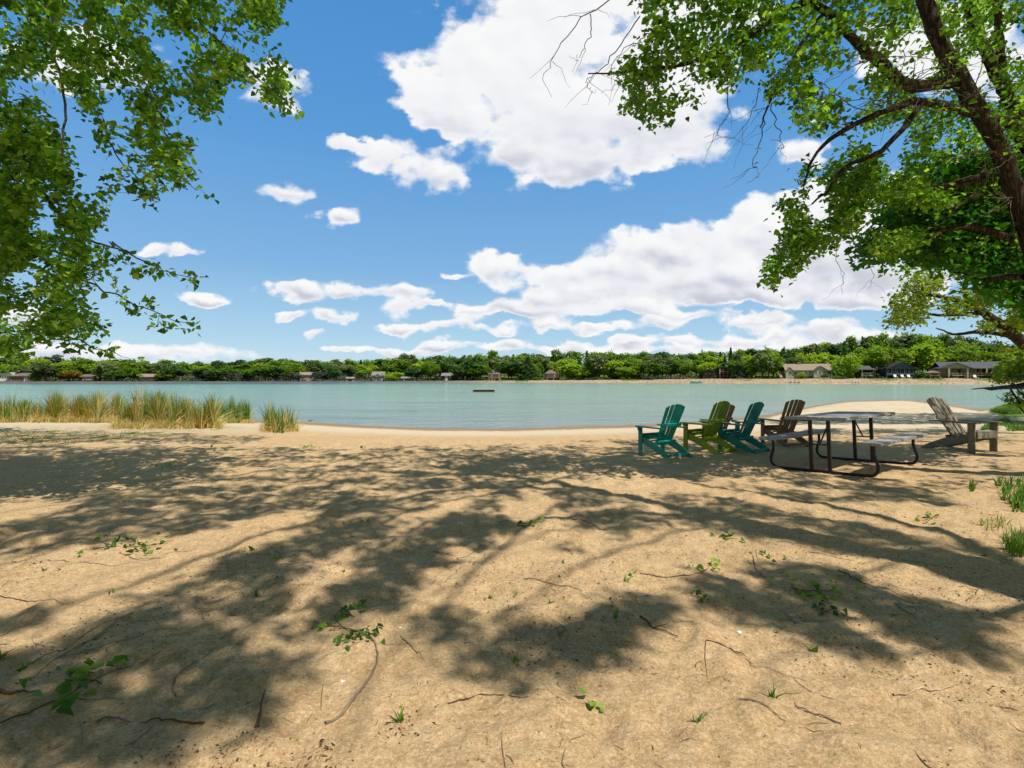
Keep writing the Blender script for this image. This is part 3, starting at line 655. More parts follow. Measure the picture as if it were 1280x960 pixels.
# ---- the big cottonwood behind the camera, whose shadow covers the sand
def shade_tree():
    t = Tree(); b = (6.7, 0.55, -.02)
    t.limb([(6.7, .55, -.2), (6.62, .62, 2), (6.4, .8, 4.4), (6.1, .8, 6.6), (5.6, 1.0, 8.6)], .30, .16, 12)
    t.limb([(6.4, .75, 5.6), lift(1420, 772, 7.4), lift(1280, 735, 8.3), lift(1150, 700, 8.9), lift(1000, 666, 9.4), lift(880, 640, 9.8), lift(760, 616, 10.2), lift(650, 598, 10.6), lift(540, 583, 10.8)], .25, .05, 10, n=44)
    t.limb([lift(1330, 748, 8.0), lift(1220, 685, 8.8), lift(1120, 652, 9.2), lift(1000, 628, 9.6), lift(900, 610, 9.9), lift(820, 596, 10)], .10, .025)
    t.limb([lift(900, 645, 9.7), lift(760, 640, 10.2), lift(640, 652, 10.6), lift(545, 685, 10.8), lift(460, 735, 10.8), lift(385, 795, 10.6)], .05, .018)
    t.limb([lift(760, 616, 10.2), lift(600, 610, 10.6), lift(420, 640, 10.8), lift(220, 712, 10.6), lift(20, 785, 10.2)], .055, .02)
    t.limb([lift(650, 598, 10.6), lift(500, 590, 10.8), lift(330, 588, 10.8), lift(100, 622, 10.6)], .05, .018)
    t.limb([(6.2, .7, 6.0), lift(1240, 770, 7.2), lift(1130, 762, 7.6), lift(1030, 780, 8)], .06, .015)
    t.limb([lift(1200, 766, 7.3), lift(1180, 800, 7.6), lift(1120, 822, 7.8)], .035, .012)
    for pts, r_ in (([(700, 596), (420, 655), (180, 745), (-40, 850)], .03), ([(690, 630), (590, 730), (500, 830), (430, 930)], .024), ([(900, 650), (730, 695), (600, 765), (500, 850)], .026), ([(1110, 700), (930, 740), (800, 790), (720, 850)], .024),
                    ([(1280, 757), (1130, 775), (1000, 830), (930, 880)], .022), ([(640, 606), (330, 640), (60, 690), (-100, 730)], .028), ([(560, 592), (250, 612), (0, 640)], .024), ([(1180, 690), (1020, 655), (860, 632), (700, 622)], .022), ([(800, 640), (700, 662), (610, 700), (540, 745)], .02)):
        t.limb([lift(x, y, 9.0+.9*i) if i < 3 else lift(x, y, 10.6) for i, (x, y) in enumerate(pts)], r_, r_*.4, 6, wob=.09)
    S = [([(250, 665), (560, 640), (650, 650), (520, 725), (300, 765)], 90, .50), ([(-120, 556), (300, 560), (600, 556), (830, 545), (840, 585), (600, 612), (300, 600), (-120, 640)], 560, .38),
         ([(-100, 640), (300, 596), (560, 600), (640, 608), (560, 640), (380, 690), (200, 750), (-60, 830)], 360, .45),
         ([(640, 600), (770, 620), (860, 650), (700, 690), (560, 700), (450, 790), (340, 850), (300, 800), (450, 720), (560, 650)], 160, .44),
         ([(-60, 780), (240, 720), (330, 860), (260, 960), (-60, 960)], 90, .47),
         ([(300, 850), (480, 775), (640, 760), (760, 860), (740, 906), (600, 965), (300, 965)], 46, .47),
         ([(870, 690), (1010, 690), (1110, 735), (1220, 765), (1230, 815), (1130, 830), (960, 785), (860, 745)], 80, .40),
         ([(690, 790), (810, 725), (860, 745), (800, 790), (730, 830)], 26, .35),
         ([(840, 610), (1000, 640), (1290, 700), (1290, 745), (1120, 700), (900, 668), (820, 640)], 90, .42),
         ([(760, 575), (980, 590), (1130, 600), (1200, 630), (1000, 625), (860, 608)], 90, .48)]
    for k, (pl, n, c) in enumerate(S): t.attract(shade_pts(pl, int(n*2.5), 8.6, 10.8, c+.0, .6, .22, k+60), .14, 13, .078, maxlen=2.5, branch_r=.009)
    # extra unseen crown over and behind the camera, added to block skylight
    A = rng.uniform([-13, -11, 6.5], [13, 0.5, 12.5], (2600, 3)); A = A[(A[:, 1]+.42*A[:, 2] < 0.6) & (fbm(A[:, 0]*.5, A[:, 1]*.5, 2) > .40)][:900]
    t.limb([(6.5, .7, 4.4), (5.5, -1, 6.2), (3, -3.5, 8), (0, -5, 9), (-5, -6, 9.5)], .16, .05); t.limb([(6.5, .7, 5), (7, -2, 7), (8.5, -5, 9)], .12, .04)
    t.attract(A, .55, 10, .26, .006, maxlen=2.5)
    t.finish('shade_tree', 'tall cottonwood standing by the camera that throws dappled shade on the sand', 'tree', b, BARK, LEAFS, six=False)
shade_tree()

# ---- leafy tree at the far left edge, farther down the beach
def edge_tree():
    t = Tree(); b = tuple(gpt(-70, 540)); Y = float(b[1])
    t.limb([b, unp(-72, 470, Y), unp(-60, 420, Y), unp(-30, 400, Y)], .14, .03)
    t.limb([unp(-65, 430, Y), unp(-30, 415, Y), unp(5, 415, Y), unp(25, 420, Y)], .05, .012)
    t.attract(crown_pts([(-130, 370), (0, 375), (30, 395), (36, 415), (32, 432), (12, 448), (-130, 455)], 170, Y-1, Y+1, .38, 18, 71), .28, 13, .13, .004)
    t.finish('young_tree', 'bright green leafy branch tips at the left edge below the drooping boughs', 'tree', b, BARK, LEAF, six=False)
edge_tree()

# ------------------------------------------------------------------ far trees
def far_protos():
    M = {}
    M['bright'] = leaf_mat('bright_crown', [(0, (0.085, 0.165, 0.012)), (.5, (0.26, 0.38, 0.02)), (1, (0.50, 0.60, 0.05))], .42, obj_var=.5, clump=.35)
    M['mid'] = leaf_mat('mid_crown', [(0, (0.05, 0.115, 0.014)), (.5, (0.155, 0.26, 0.022)), (1, (0.31, 0.42, 0.045))], .42, obj_var=.5, clump=.35)
    M['dark'] = leaf_mat('dark_crown', [(0, (0.034, 0.075, 0.024)), (.5, (0.08, 0.155, 0.042)), (1, (0.155, 0.25, 0.065))], .35, obj_var=.4, clump=.35)
    M['olive'] = leaf_mat('olive_crown', [(0, (0.07, 0.10, 0.035)), (.5, (0.15, 0.195, 0.07)), (1, (0.27, 0.31, 0.13))], .35, obj_var=.4, clump=.4)
    M['grey'] = leaf_mat('silver_crown', [(0, (0.05, 0.07, 0.055)), (.5, (0.11, 0.14, 0.115)), (1, (0.2, 0.23, 0.19))], .2, obj_var=.3, clump=.5)
    M['orange'] = leaf_mat('orange_crown', [(0, (0.16, 0.10, 0.01)), (.5, (0.33, 0.19, 0.015)), (1, (0.48, 0.30, 0.03))], .3)
    M['yellow'] = leaf_mat('yellow_crown', [(0, (0.12, 0.16, 0.01)), (.5, (0.26, 0.30, 0.02)), (1, (0.42, 0.42, 0.04))], .35, obj_var=.2)
    tb = bark_material('far_bark', (0.05, 0.035, 0.025), (0.2, 0.15, 0.11), 4)
    P = {}
    def crown(shape, n):
        if shape == 'conifer':
            z = rng.random(n)**1.25; lay = (np.floor(z*11)+rng.random(n)*.55)/11; a = rng.random(n)*2*PI
            arm = .75+.25*np.sin(a*5+np.floor(z*11)*2.1); r = (1-lay*.96)*.5*np.sqrt(rng.uniform(.25, 1, n))*arm
            C = np.stack([r*np.cos(a), r*np.sin(a), .06+lay*.94-.10*r], -1)
        else:
            k = {'round': 38, 'tall': 32, 'spread': 42, 'bush': 22}[shape]; L = []
            while len(L) < k:
                q = rng.uniform(-1, 1, 3)
                if (q**2).sum() < 1: L.append(q)
            L = np.array(L)
            if shape == 'round': ctr = L*[.40, .40, .34]+[0, 0, .58]; rad = rng.uniform(.05, .17, k)
            if shape == 'tall': ctr = L*[.24, .24, .40]+[0, 0, .57]; rad = rng.uniform(.08, .14, k)
            if shape == 'spread': ctr = L*[.56, .56, .28]+[0, 0, .62]; rad = rng.uniform(.06, .17, k)
            if shape == 'bush': ctr = L*[.45, .45, .33]+[0, 0, .42]; rad = rng.uniform(.12, .2, k)
            which = rng.integers(0, k, n); dr = rng.normal(size=(n, 3)); dr /= np.linalg.norm(dr, axis=1, keepdims=True)
            C = ctr[which]+dr*(rad[which]*(rng.uniform(.35, 1.15, n)+.25*(rng.random(n) < .12)))[:, None]*[1, 1, .8]
            C[:, 2] = np.maximum(C[:, 2], .05)
        return C
    for kind, shape in (('bright', 'round'), ('bright', 'spread'), ('bright', 'tall'), ('olive', 'spread'), ('mid', 'round'), ('mid', 'tall'), ('mid', 'spread'), ('dark', 'round'), ('dark', 'tall'), ('dark', 'conifer'), ('olive', 'round'), ('olive', 'tall'),
                        ('grey', 'bush'), ('grey', 'tall'), ('orange', 'round'), ('yellow', 'round'), ('mid', 'bush'), ('bright', 'bush'), ('olive', 'bush'), ('grey', 'conifer')):
        n = 2600 if shape not in ('bush',) else 1500
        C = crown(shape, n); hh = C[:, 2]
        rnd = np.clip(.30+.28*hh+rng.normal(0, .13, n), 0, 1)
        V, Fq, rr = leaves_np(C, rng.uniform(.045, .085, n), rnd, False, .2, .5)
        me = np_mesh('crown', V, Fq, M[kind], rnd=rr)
        T = Tubes(); top = .8 if shape == 'conifer' else .6
        T.add([(0, 0, -.03), (.01, 0, .2), (-.01, .01, top)], [.022, .018, .006], 6)
        if shape not in ('conifer', 'bush'):
            for _ in range(5):
                a = rng.random()*2*PI; T.add([(0, 0, rng.uniform(.2, .35)), (.12*math.cos(a), .12*math.sin(a), .45), (.25*math.cos(a), .25*math.sin(a), .62)], [.011, .008, .003], 5)
        P[(kind, shape)] = (me, T.mesh('trunk', tb))
    return P
PROTO = far_protos()
ANCH = [(7, 'the white house'), (27, 'the low brown roofed house'), (90, 'the orange tree'), (112, 'the small brown house'), (185, 'the long tan roofed house'), (240, 'the lawn patch'), (302, 'the tiny pink cottage'), (382, 'the pink walled house'),
        (437, 'the pale boathouse'), (473, 'the grey dormer house'), (507, 'the low grey shed'), (558, 'the white door cottage'), (618, 'the brown porch house'), (652, 'the dark dock'), (692, 'the brown hip roofed house'), (790, 'the dark veranda house'),
        (870, 'the small covered boat'), (905, 'the dark red house'), (1011, 'the cream house'), (1081, 'the dark garage house'), (1124, 'the blue grey gabled house'), (1166, 'the timber playset'), (1220, 'the long grey roofed house'), (1275, 'the black parasol')]
FAR = []
def far_tree(px, t, top, wpx, kind, shape, label=None):
    g = fpt(px, t); ztop = CH-(top-HZ)/F*g[1]; h = max(1.2, ztop-g[2]); w = wpx/F*g[1]
    wn = {'round': .98, 'tall': .66, 'spread': 1.3, 'bush': 1.15, 'conifer': .9}[shape]
    FAR.append(dict(px=px, t=t, g=g, h=h, w=w/wn*(1.0 if label else 1.22), kind=kind, shape=shape, label=label, top=top))
def skyline(px):
    return float(np.interp(px, [-60, 0, 100, 150, 200, 260, 300, 350, 400, 450, 500, 560, 600, 650, 700, 740, 800, 850, 900, 950, 1000, 1050, 1100, 1150, 1200, 1240, 1300],
                           [446, 446, 445, 447, 449, 452, 449, 447, 450, 447, 445, 442, 440, 440, 437, 434, 439, 436, 434, 431, 430, 424, 416, 412, 416, 424, 426]))
def forest():
    r = random.Random(11)
    # skyline row
    px = -30
    while px < 1310:
        k = r.choices(['bright', 'mid', 'dark', 'olive'], [2, 5, 3, 2])[0] if px > 300 else r.choices(['bright', 'mid', 'dark', 'grey', 'olive'], [2, 5, 3, 2, 2])[0]
        s = {'bright': 'round', 'mid': r.choice(['round', 'tall', 'spread']), 'dark': r.choice(['tall', 'conifer', 'round']), 'olive': r.choice(['round', 'tall']), 'grey': 'tall'}[k]
        sm = (px > 560)*.5+.5
        far_tree(px, r.uniform(34, 60), skyline(px)+r.uniform(-2.5, 6)*sm, r.uniform(16, 30) if s != 'conifer' else r.uniform(9, 13), k, s)
        px += r.uniform(9, 16)
    px = -20
    while px < 1300:     # middle row
        k = r.choices(['bright', 'mid', 'dark', 'olive'], [6, 4, 1, 1])[0] if (px < 270 or px > 1050) else r.choices(['bright', 'mid', 'dark', 'olive'], [4, 5, 2, 1.5])[0]
        s = {'bright': r.choice(['round', 'spread']), 'mid': r.choice(['round', 'spread', 'tall']), 'dark': r.choice(['round', 'tall', 'conifer']), 'olive': 'round'}[k]
        far_tree(px, r.uniform(19, 30), skyline(px)*.62+460*.38+r.uniform(-4, 5), r.uniform(22, 36) if s != 'conifer' else 13, k, s)
        px += r.uniform(13, 22)
    # near row, with the houses showing between
    gaps = [(0, 40), (104, 116), (172, 199), (228, 246), (372, 386), (429, 445), (466, 480), (502, 512), (553, 563), (609, 627), (683, 702), (860, 872), (890, 914), (984, 1040), (1070, 1142), (1156, 1178), (1180, 1266)]
    px = -25
    while px < 1300:
        if not any(a-5 < px < b+5 for a, b in gaps):
            k = r.choices(['bright', 'mid', 'dark', 'olive', 'grey'], [3, 5, 2, 1.5, .6])[0] if px > 640 else r.choices(['bright', 'mid', 'dark', 'olive', 'grey'], [1.5, 4, 5, 1, 1])[0]
            s = {'bright': r.choice(['round', 'bush']), 'mid': r.choice(['round', 'spread', 'tall']), 'dark': r.choice(['round', 'tall', 'round']), 'olive': 'round', 'grey': 'bush'}[k]
            top = 471-(471-skyline(px))*r.uniform(.34, .78)
            far_tree(px, r.uniform(6.5, 13), top, r.uniform(18, 32) if s != 'tall' else r.uniform(14, 22), k, s)
        px += r.uniform(11, 19)
    # the ones that stand out
    for a in ((272, 13, 447.5, 17, 'dark', 'tall', 'tall dark rounded tree rising above the left of the wood, near the tiny pink cottage'), (90, 10, 462, 22, 'orange', 'round', 'orange leaved tree among green ones across the lake'),
              (592, 12, 444, 34, 'dark', 'round', 'broad blue green tree behind the brown porch house, left of it'), (553, 14, 443, 34, 'dark', 'round', 'broad dark green tree behind the white door cottage'),
              (660, 9, 446, 30, 'dark', 'conifer', 'big dark spruce at the water just left of the brown hip roofed house'), (924, 8, 443, 19, 'grey', 'conifer', 'blue grey spruce just right of the dark red house'),
              (1021, 26, 432, 14, 'dark', 'conifer', 'narrow dark conifer standing behind the cream house'), (1056, 12, 426, 19, 'dark', 'conifer', 'tallest dark conifer, between the cream house and the dark garage house'),
              (505, 40, 438, 13, 'dark', 'tall', 'thin dark tree poking above the skyline over the grey dormer house'), (365, 7, 463, 34, 'grey', 'bush', 'wide silvery grey bush at the water left of the pink walled house'),
              (45, 6, 464, 18, 'mid', 'bush', 'round green bush beside the low brown roofed house'), (960, 9, 440, 42, 'mid', 'round', 'wide full green tree at the water left of the cream house'),
              (940, 8, 447, 17, 'bright', 'tall', 'slim light green tree between the blue spruce and the cream house'), (745, 10, 442, 40, 'olive', 'round', 'large pale olive tree right of the brown hip roofed house'),
              (715, 9, 452, 36, 'bright', 'round', 'bright green tree leaning over the brown hip roofed house'), (828, 10, 444, 44, 'olive', 'spread', 'spreading grey green cottonwood left of the small covered boat'),
              (1098, 17, 431, 44, 'bright', 'spread', 'yellow green spreading tree over the dark garage house'), (1118, 19, 428, 36, 'bright', 'round', 'yellow green tree rising behind the blue grey gabled house'),
              (1152, 7, 462, 22, 'olive', 'bush', 'rounded olive bush between the gabled house and the timber playset'), (1032, 6, 466, 16, 'olive', 'bush', 'low olive bush in front of the cream house'),
              (1002, 6, 463, 13, 'bright', 'bush', 'small bright green tree in front of the cream house'), (1160, 22, 424, 46, 'bright', 'round', 'big bright green tree behind the timber playset'),
              (1205, 30, 424, 44, 'mid', 'spread', 'broad green tree behind the long grey roofed house'), (1262, 4, 448, 34, 'yellow', 'round', 'vivid yellow green tree at the end of the long grey roofed house'),
              (1245, 26, 436, 30, 'olive', 'round', 'brownish olive tree behind the end of the long grey roofed house'), (670, 4.5, 473.0, 12, 'mid', 'bush', 'low green bush on the bank just right of the dark dock'),
              (745, 5, 470.5, 16, 'olive', 'bush', 'pale round bush on the bank right of the brown hip roofed house'), (780, 5, 471.5, 16, 'bright', 'bush', 'low bright hedge bush before the dark veranda house'),
              (1047, 4.5, 471, 10, 'bright', 'bush', 'small yellow green bush right of the cream house')):
        far_tree(*a)
    desc = {'bright': 'bright green', 'mid': 'mid green', 'dark': 'dark green', 'olive': 'olive green', 'grey': 'silvery grey green', 'orange': 'orange', 'yellow': 'yellow green'}
    sh = {'round': 'round crowned tree', 'tall': 'tall narrow tree', 'spread': 'spreading tree', 'bush': 'low bushy tree', 'conifer': 'pointed conifer'}
    groups = {}
    for f in FAR:
        if f['label']: continue
        d, nm = min((abs(f['px']-a), a, n) for a, n in ANCH)[1:]
        dx = f['px']-d; rel = 'behind' if abs(dx) < 7 and f['t'] > 15 else ('beside' if abs(dx) < 7 else ('left of' if dx < 0 else 'right of'))
        row = 'on the skyline' if f['t'] > 32 else ('amid the wood' if f['t'] > 15 else 'at the waterside')
        groups.setdefault((desc[f['kind']], sh[f['shape']], row, rel, nm), []).append(f)
    orn = ['nearest', 'second', 'third', 'fourth', 'fifth']
    for (c, s, row, rel, nm), fs in groups.items():
        d = [a for a, n in ANCH if n == nm][0]; fs.sort(key=lambda f: abs(f['px']-d))
        for i, f in enumerate(fs):
            f['label'] = f'{c} {s} {row}, {rel} {nm}' if len(fs) == 1 else f'{orn[min(i, 4)]} {c} {s} {row}, {rel} {nm}'
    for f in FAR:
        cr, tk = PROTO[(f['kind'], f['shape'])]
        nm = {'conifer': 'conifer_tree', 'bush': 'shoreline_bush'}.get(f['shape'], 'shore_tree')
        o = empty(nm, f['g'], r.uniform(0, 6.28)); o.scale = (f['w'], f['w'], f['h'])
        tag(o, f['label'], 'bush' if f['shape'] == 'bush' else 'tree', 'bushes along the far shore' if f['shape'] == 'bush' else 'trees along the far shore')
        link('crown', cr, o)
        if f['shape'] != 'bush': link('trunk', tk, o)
    # the wood that closes the view behind them
    n = 60000; u = rng.uniform(-1.25, 1.25, n); px = 640+u*F; t = rng.uniform(64, 92, n); Y = yfar(u)+t
    sk = np.interp(px, np.arange(-200, 1500, 5), [skyline(p) for p in range(-200, 1500, 5)])
    zt = CH-((sk+5+5*fbm(px/14, t/9, 2))-HZ)/F*Y; zb = fterr(u, t); k = rng.random(n)**.6
    C = np.stack([u*Y, Y, zb+(zt-zb)*k], -1)
    m = leaf_mat('far_wood', [(0, (0.035, 0.08, 0.014)), (.5, (0.09, 0.165, 0.022)), (1, (0.21, 0.29, 0.045))], .35)
    V, Fq, rr = leaves_np(C, rng.uniform(.5, 1.0, n), np.clip(fbm(px/9, t/7, 2)*.9+.25*(k-.5)+rng.normal(0, .1, n), 0, 1), False, .2, .5)
    tag(link('woods', np_mesh('woods', V, Fq, m, rnd=rr)), kind='stuff')
    # undergrowth along the bank
    n = 26000; u = rng.uniform(-1.15, 1.15, n); t = rng.uniform(5.5, 30, n); Y = yfar(u)+t; zb = fterr(u, t); dn = fbm(u*70, t*.4, 3)
    kp = dn > .47; u, t, Y, zb = u[kp], t[kp], Y[kp], zb[kp]; n = len(u)
    C = np.stack([u*Y, Y, zb+rng.random(n)*rng.uniform(.1, 1.1, n)], -1)
    m = leaf_mat('bank_undergrowth', [(0, (0.02, 0.035, 0.01)), (.5, (0.06, 0.09, 0.022)), (1, (0.17, 0.18, 0.06))], .2)
    V, Fq, rr = leaves_np(C, rng.uniform(.25, .6, n), np.clip(fbm(u*50, t, 2)+rng.normal(0, .1, n), 0, 1), False, .1, .4)
    tag(link('undergrowth', np_mesh('undergrowth', V, Fq, m, rnd=rr)), kind='stuff')
forest()
# ------------------------------------------------------------------ adirondack chairs
def chair_proto(name, mat, slats=5, lean=24):
    root = empty(name)
    wd = .27
    b = MB()
    for k in range(5):                                   # seat slats following the scooped rail
        y = .20-.092*k; z = .365-.028*k+(.012 if k == 0 else 0)
        b.bar((-.255, y, z), (.255, y, z), .082, .02, (0, .28, 1))
    b.build('seat', mat, root, .004)
    s = MB(); th = R(lean)
    for k in range(slats):                               # fanned back slats with a rounded top
        f = (k-(slats-1)/2)/((slats-1)/2)
        w0, w1 = .42/slats*.74, .50/slats*.82
        x0, x1 = f*.21*(1-1/slats), f*.25*(1-1/slats)*1.02
        L = .80-.075*f*f*abs(f)**.3
        M = Matrix.Translation((0, -.14, .245)) @ Matrix.Rotation(th, 4, 'X')
        t = .018; n = 5; poly = [(x0-w0/2, -.06), (x0+w0/2, -.06)]
        topz = lambda x: .80-.085*(abs(x)/.26)**2.2
        poly += [(x1+w1/2, topz(x1+w1/2)-.006), (x1+w1*.2, topz(x1+w1*.2)), (x1-w1*.2, topz(x1-w1*.2)), (x1-w1/2, topz(x1-w1/2)-.006)]
        cup = .012*f*f
        s.prism(poly, -t/2+cup, t/2+cup, M)
    s.build('backrest', mat, root, .0035)
    c = MB(); c.bar((-.25, -.325, .585), (.25, -.325, .585), .03, .06, (0, -.4, 1)); c.build('cross_rail', mat, root, .004)
    c = MB(); c.bar((-.245, -.185, .255), (.245, -.185, .255), .035, .06, (0, -.4, 1)); c.build('cross_rail', mat, root, .004)
    c = MB(); c.bar((-.23, -.50, .055), (.23, -.50, .055), .025, .05); c.build('stretcher', mat, root, .004)
    c = MB(); c.bar((-.27, .235, .31), (.27, .235, .31), .022, .10); c.build('front_apron', mat, root, .004)
    for sx in (-1, 1):
        x = sx*wd
        # side rail: front high, sweeping down to the rear foot
        poly = [(.225, .36), (.225, .245), (.05, .185), (-.25, .07), (-.50, -.03), (-.62, -.03), (-.44, .105), (-.22, .225), (0.0, .30)]
        r = MB(); n = len(poly)
        vs = [(x-.012*1, p[0], p[1]) for p in poly]+[(x+.012, p[0], p[1]) for p in poly]
        r.add(vs, [tuple(range(n)), tuple(range(2*n-1, n-1, -1))]+[(i, i+n, (i+1) % n+n, (i+1) % n) for i in range(n)])
        r.build('side_rail', mat, root, .003)
        l = MB(); l.box(x+sx*.013-.0, x+sx*.037, .125, .225, -.03, .515) if sx > 0 else l.box(x-.037, x-.013, .125, .225, -.03, .515)
        l.build('front_leg', mat, root, .004)
        k = MB(); xa = x+sx*.037
        kv = [(xa, .15, .515), (xa, .20, .515), (xa+sx*.06, .15, .515), (xa+sx*.06, .20, .515), (xa, .15, .38), (xa, .20, .38)]
        k.add(kv, [(0, 1, 3, 2), (0, 4, 5, 1), (2, 3, 5, 4), (0, 2, 4), (1, 5, 3)]); k.build('arm_bracket', mat, root, .003)
        a = MB(); px = [(x+sx*.085, .27), (x-sx*.045, .27), (x-sx*.05, .0), (x-sx*.02, -.40), (x+sx*.05, -.40), (x+sx*.085, -.1)]
        n = len(px); vs = [(p[0], p[1], .517) for p in px]+[(p[0], p[1], .541) for p in px]
        a.add(vs, [tuple(range(n-1, -1, -1)), tuple(range(n, 2*n))]+[(i, (i+1) % n, (i+1) % n+n, i+n) for i in range(n)])
        a.build('arm', mat, root, .005)
    return root
def put_chair(o, pos, d, scale, label, tilt=(0, 0)):
    o.location = pos; o.rotation_euler = (tilt[0], tilt[1], math.atan2(-d[0], d[1])); o.scale = (scale,)*3
    tag(o, label, 'chair', 'adirondack chairs on the beach')
    return o
TEAL = paint_mat('teal_plastic_lumber', (0.012, 0.35, 0.285), .42, .38, 3.5); LIME = paint_mat('lime_plastic_lumber', (0.235, 0.35, 0.02), .42, .36, 3.5)
TEAL2 = paint_mat('deep_teal_plastic_lumber', (0.012, 0.28, 0.265), .42, .38, 3.5)
BROWN = wood_mat('brown_plastic_lumber', (0.13, 0.085, 0.045), (0.27, 0.185, 0.105), rough=.6)
GREYW = wood_mat('weathered_grey_wood', (0.10, 0.088, 0.062), (0.33, 0.29, 0.21), (14, 1.5, 14), .85)
def from_rear(px, py, d, s):
    g = gpt(px, py); d = np.array(d)/np.hypot(*d); c = g[:2]+d*.56*s
    return (c[0], c[1], float(ground(c[0], c[1], False))+.0), d
ch = [('adirondack_chair', TEAL, (852, 572.5), (-.50, .866), .93, 'teal slatted adirondack chair nearest the open sand, end of the row of four'),
      ('adirondack_chair', LIME, (911, 567.0), (-.55, .835), .96, 'lime green slatted adirondack chair between the two teal chairs'),
      ('adirondack_chair', TEAL2, (955, 565.5), (-.56, .83), .94, 'deep teal adirondack chair between the lime chair and the picnic table'),
      ('adirondack_chair', BROWN, (1001, 559), (-.24, .97), .95, 'brown adirondack chair behind the left bench of the picnic table')]
for nm, m, p, d, s, lb in ch:
    pos, dd = from_rear(*p, d, s); put_chair(chair_proto(nm, m), pos, dd, s, lb)
g = gpt(896, 549); put_chair(chair_proto('adirondack_chair', BROWN), g, (-.30, .95), .80, 'brown adirondack chair hidden behind the lime chair, only its arms showing')
gc = put_chair(chair_proto('adirondack_chair', GREYW, 5, 29), (8.46, 9.47, float(ground(8.46, 9.47, False))-.01), (.37, -.93), 1.06, 'weathered grey wooden adirondack chair beside the picnic table, facing away from the others')

gc.scale = (1.15, 1.14, 1.04)      # a larger, older chair than the row of four

# ------------------------------------------------------------------ picnic table
def picnic_table():
    th = -.923; root = empty('picnic_table', (5.03, 7.76, 0), th); root.rotation_euler = (0, -R(2.3), th)
    root.location.z = float(ground(5.03, 7.76, False))+.012
    tag(root, 'picnic table with pale weathered plank top and black bent pipe legs', 'table')
    top = wood_mat('bleached_planks', (0.17, 0.16, 0.145), (0.47, 0.455, 0.43), (16, 1.0, 16), .8)
    blk = paint_mat('black_steel_pipe', (0.012, 0.012, 0.012), .4, .3, 8, .4)
    def planks(name, x0, x1, z, n, L, t=.042):
        w = (x1-x0)/n; me = None; b = MB()
        for i in range(n): b.box(x0+i*w+.003, x0+(i+1)*w-.003, -L+rng.uniform(-.006, .006), L+rng.uniform(-.006, .006), z-t, z)
        return b.build(name, top, root, .004)
    planks('table_top', -.41, .41, .795, 5, .96)
    planks('bench', -.80, -.52, .475, 2, .96, .04); planks('bench', .52, .80, .475, 2, .96, .04)
    for sy in (-1, 1):
        y = sy*.80; f = MB()
        P = [(-.66, y, .43), (-.66, y, .30), (-.70, y, .14), (-.66, y, .045), (-.56, y, .02), (-.25, y, .018), (.25, y, .018), (.56, y, .02), (.66, y, .045), (.70, y, .14), (.66, y, .30), (.66, y, .43)]
        f.tube(smooth_poly(P, 64), .021, 10)
        f.build('pipe_frame', blk, root, smooth=True)
        for sx in (-1, 1):
            l = MB(); l.box(sx*.12-.022, sx*.12+.022, y-.022, y+.022, -.0, .742); l.build('leg', blk, root, .004)
            p_ = MB(); p_.bar((sx*.78, y, .427), (sx*.54, y, .427), .04, .012); p_.build('bench_bracket', blk, root, .002)
        br = MB(); br.bar((-.40, y, .748), (.40, y, .748), .04, .012); br.build('top_bracket', blk, root, .002)
        d = MB(); d.tube([(0, y*1.0, .40), (0, y*.55, .72), (0, y*.5, .745)], .011, 6); d.bar((-.12, y, .40), (.12, y, .40), .02, .02); d.build('brace', blk, root, smooth=False)
picnic_table()

# ------------------------------------------------------------------ parasol, raft
def parasol():
    c = unp(1308, 470, 17.5); zg = float(ground(c[0], c[1])); root = empty('parasol', (c[0], c[1], zg)); tag(root, 'black two tiered parasol at the edge of the frame above the lawn', 'parasol')
    m, T, o = new_mat('black_canvas'); n = T.noise(objco(T), 30, 3, .6)
    principled(T, o, T.mix(n, (0.006, 0.006, 0.007), (0.016, 0.016, 0.017)), .8, .2)
    mw, T, o = new_mat('grey_lining'); n = T.noise(objco(T), 12, 3, .6); principled(T, o, T.mix(n, (0.3, 0.3, 0.31), (0.45, 0.45, 0.45)), .8, .2)
    def canopy(z0, z1, r0, r1, sag, n=8, rings=6):
        b = MB(); vs = []
        for k in range(rings+1):
            f = k/rings; r = r1+(r0-r1)*f; z = z1+(z0-z1)*(f**.75 if sag > 0 else f)
            for i in range(n*4):
                a = 2*PI*i/(n*4); sc_ = 1-sag*abs(math.sin(a*n/2))*f; vs.append((r*sc_*math.cos(a), r*sc_*math.sin(a), z+.06*f*abs(math.sin(a*n/2))))
        N = n*4; fs = [(k*N+i, k*N+(i+1) % N, (k+1)*N+(i+1) % N, (k+1)*N+i) for k in range(rings) for i in range(N)]
        b.add(vs, fs); return b
    zr = lambda py: CH-(py-HZ)/F*c[1]-zg
    canopy(zr(488), zr(478), 1.95, .55, .07).build('canopy', m, root, smooth=False)
    canopy(zr(477.5), zr(473.5), .60, .50, 0).build('vent_lining', mw, root)
    canopy(zr(471.5), zr(465), 1.0, .03, .06).build('vent_cap', m, root)
    p = MB(); p.tube([(0, 0, -.1), (0, 0, zr(466))], .024, 10); p.build('pole', m, root, smooth=True)
    for i in range(8):
        a = 2*PI*i/8; r = MB(); r.tube([(.05*math.cos(a), .05*math.sin(a), zr(480)), (1.9*math.cos(a), 1.9*math.sin(a), zr(488)+.0)], .010, 5); r.build('rib', m, root)
    q = MB(); q.tube([(-1.25, 0, zr(485)), (-.8, .1, zr(505))], .03, 8); q.build('side_strut', m, root, smooth=True)
parasol()
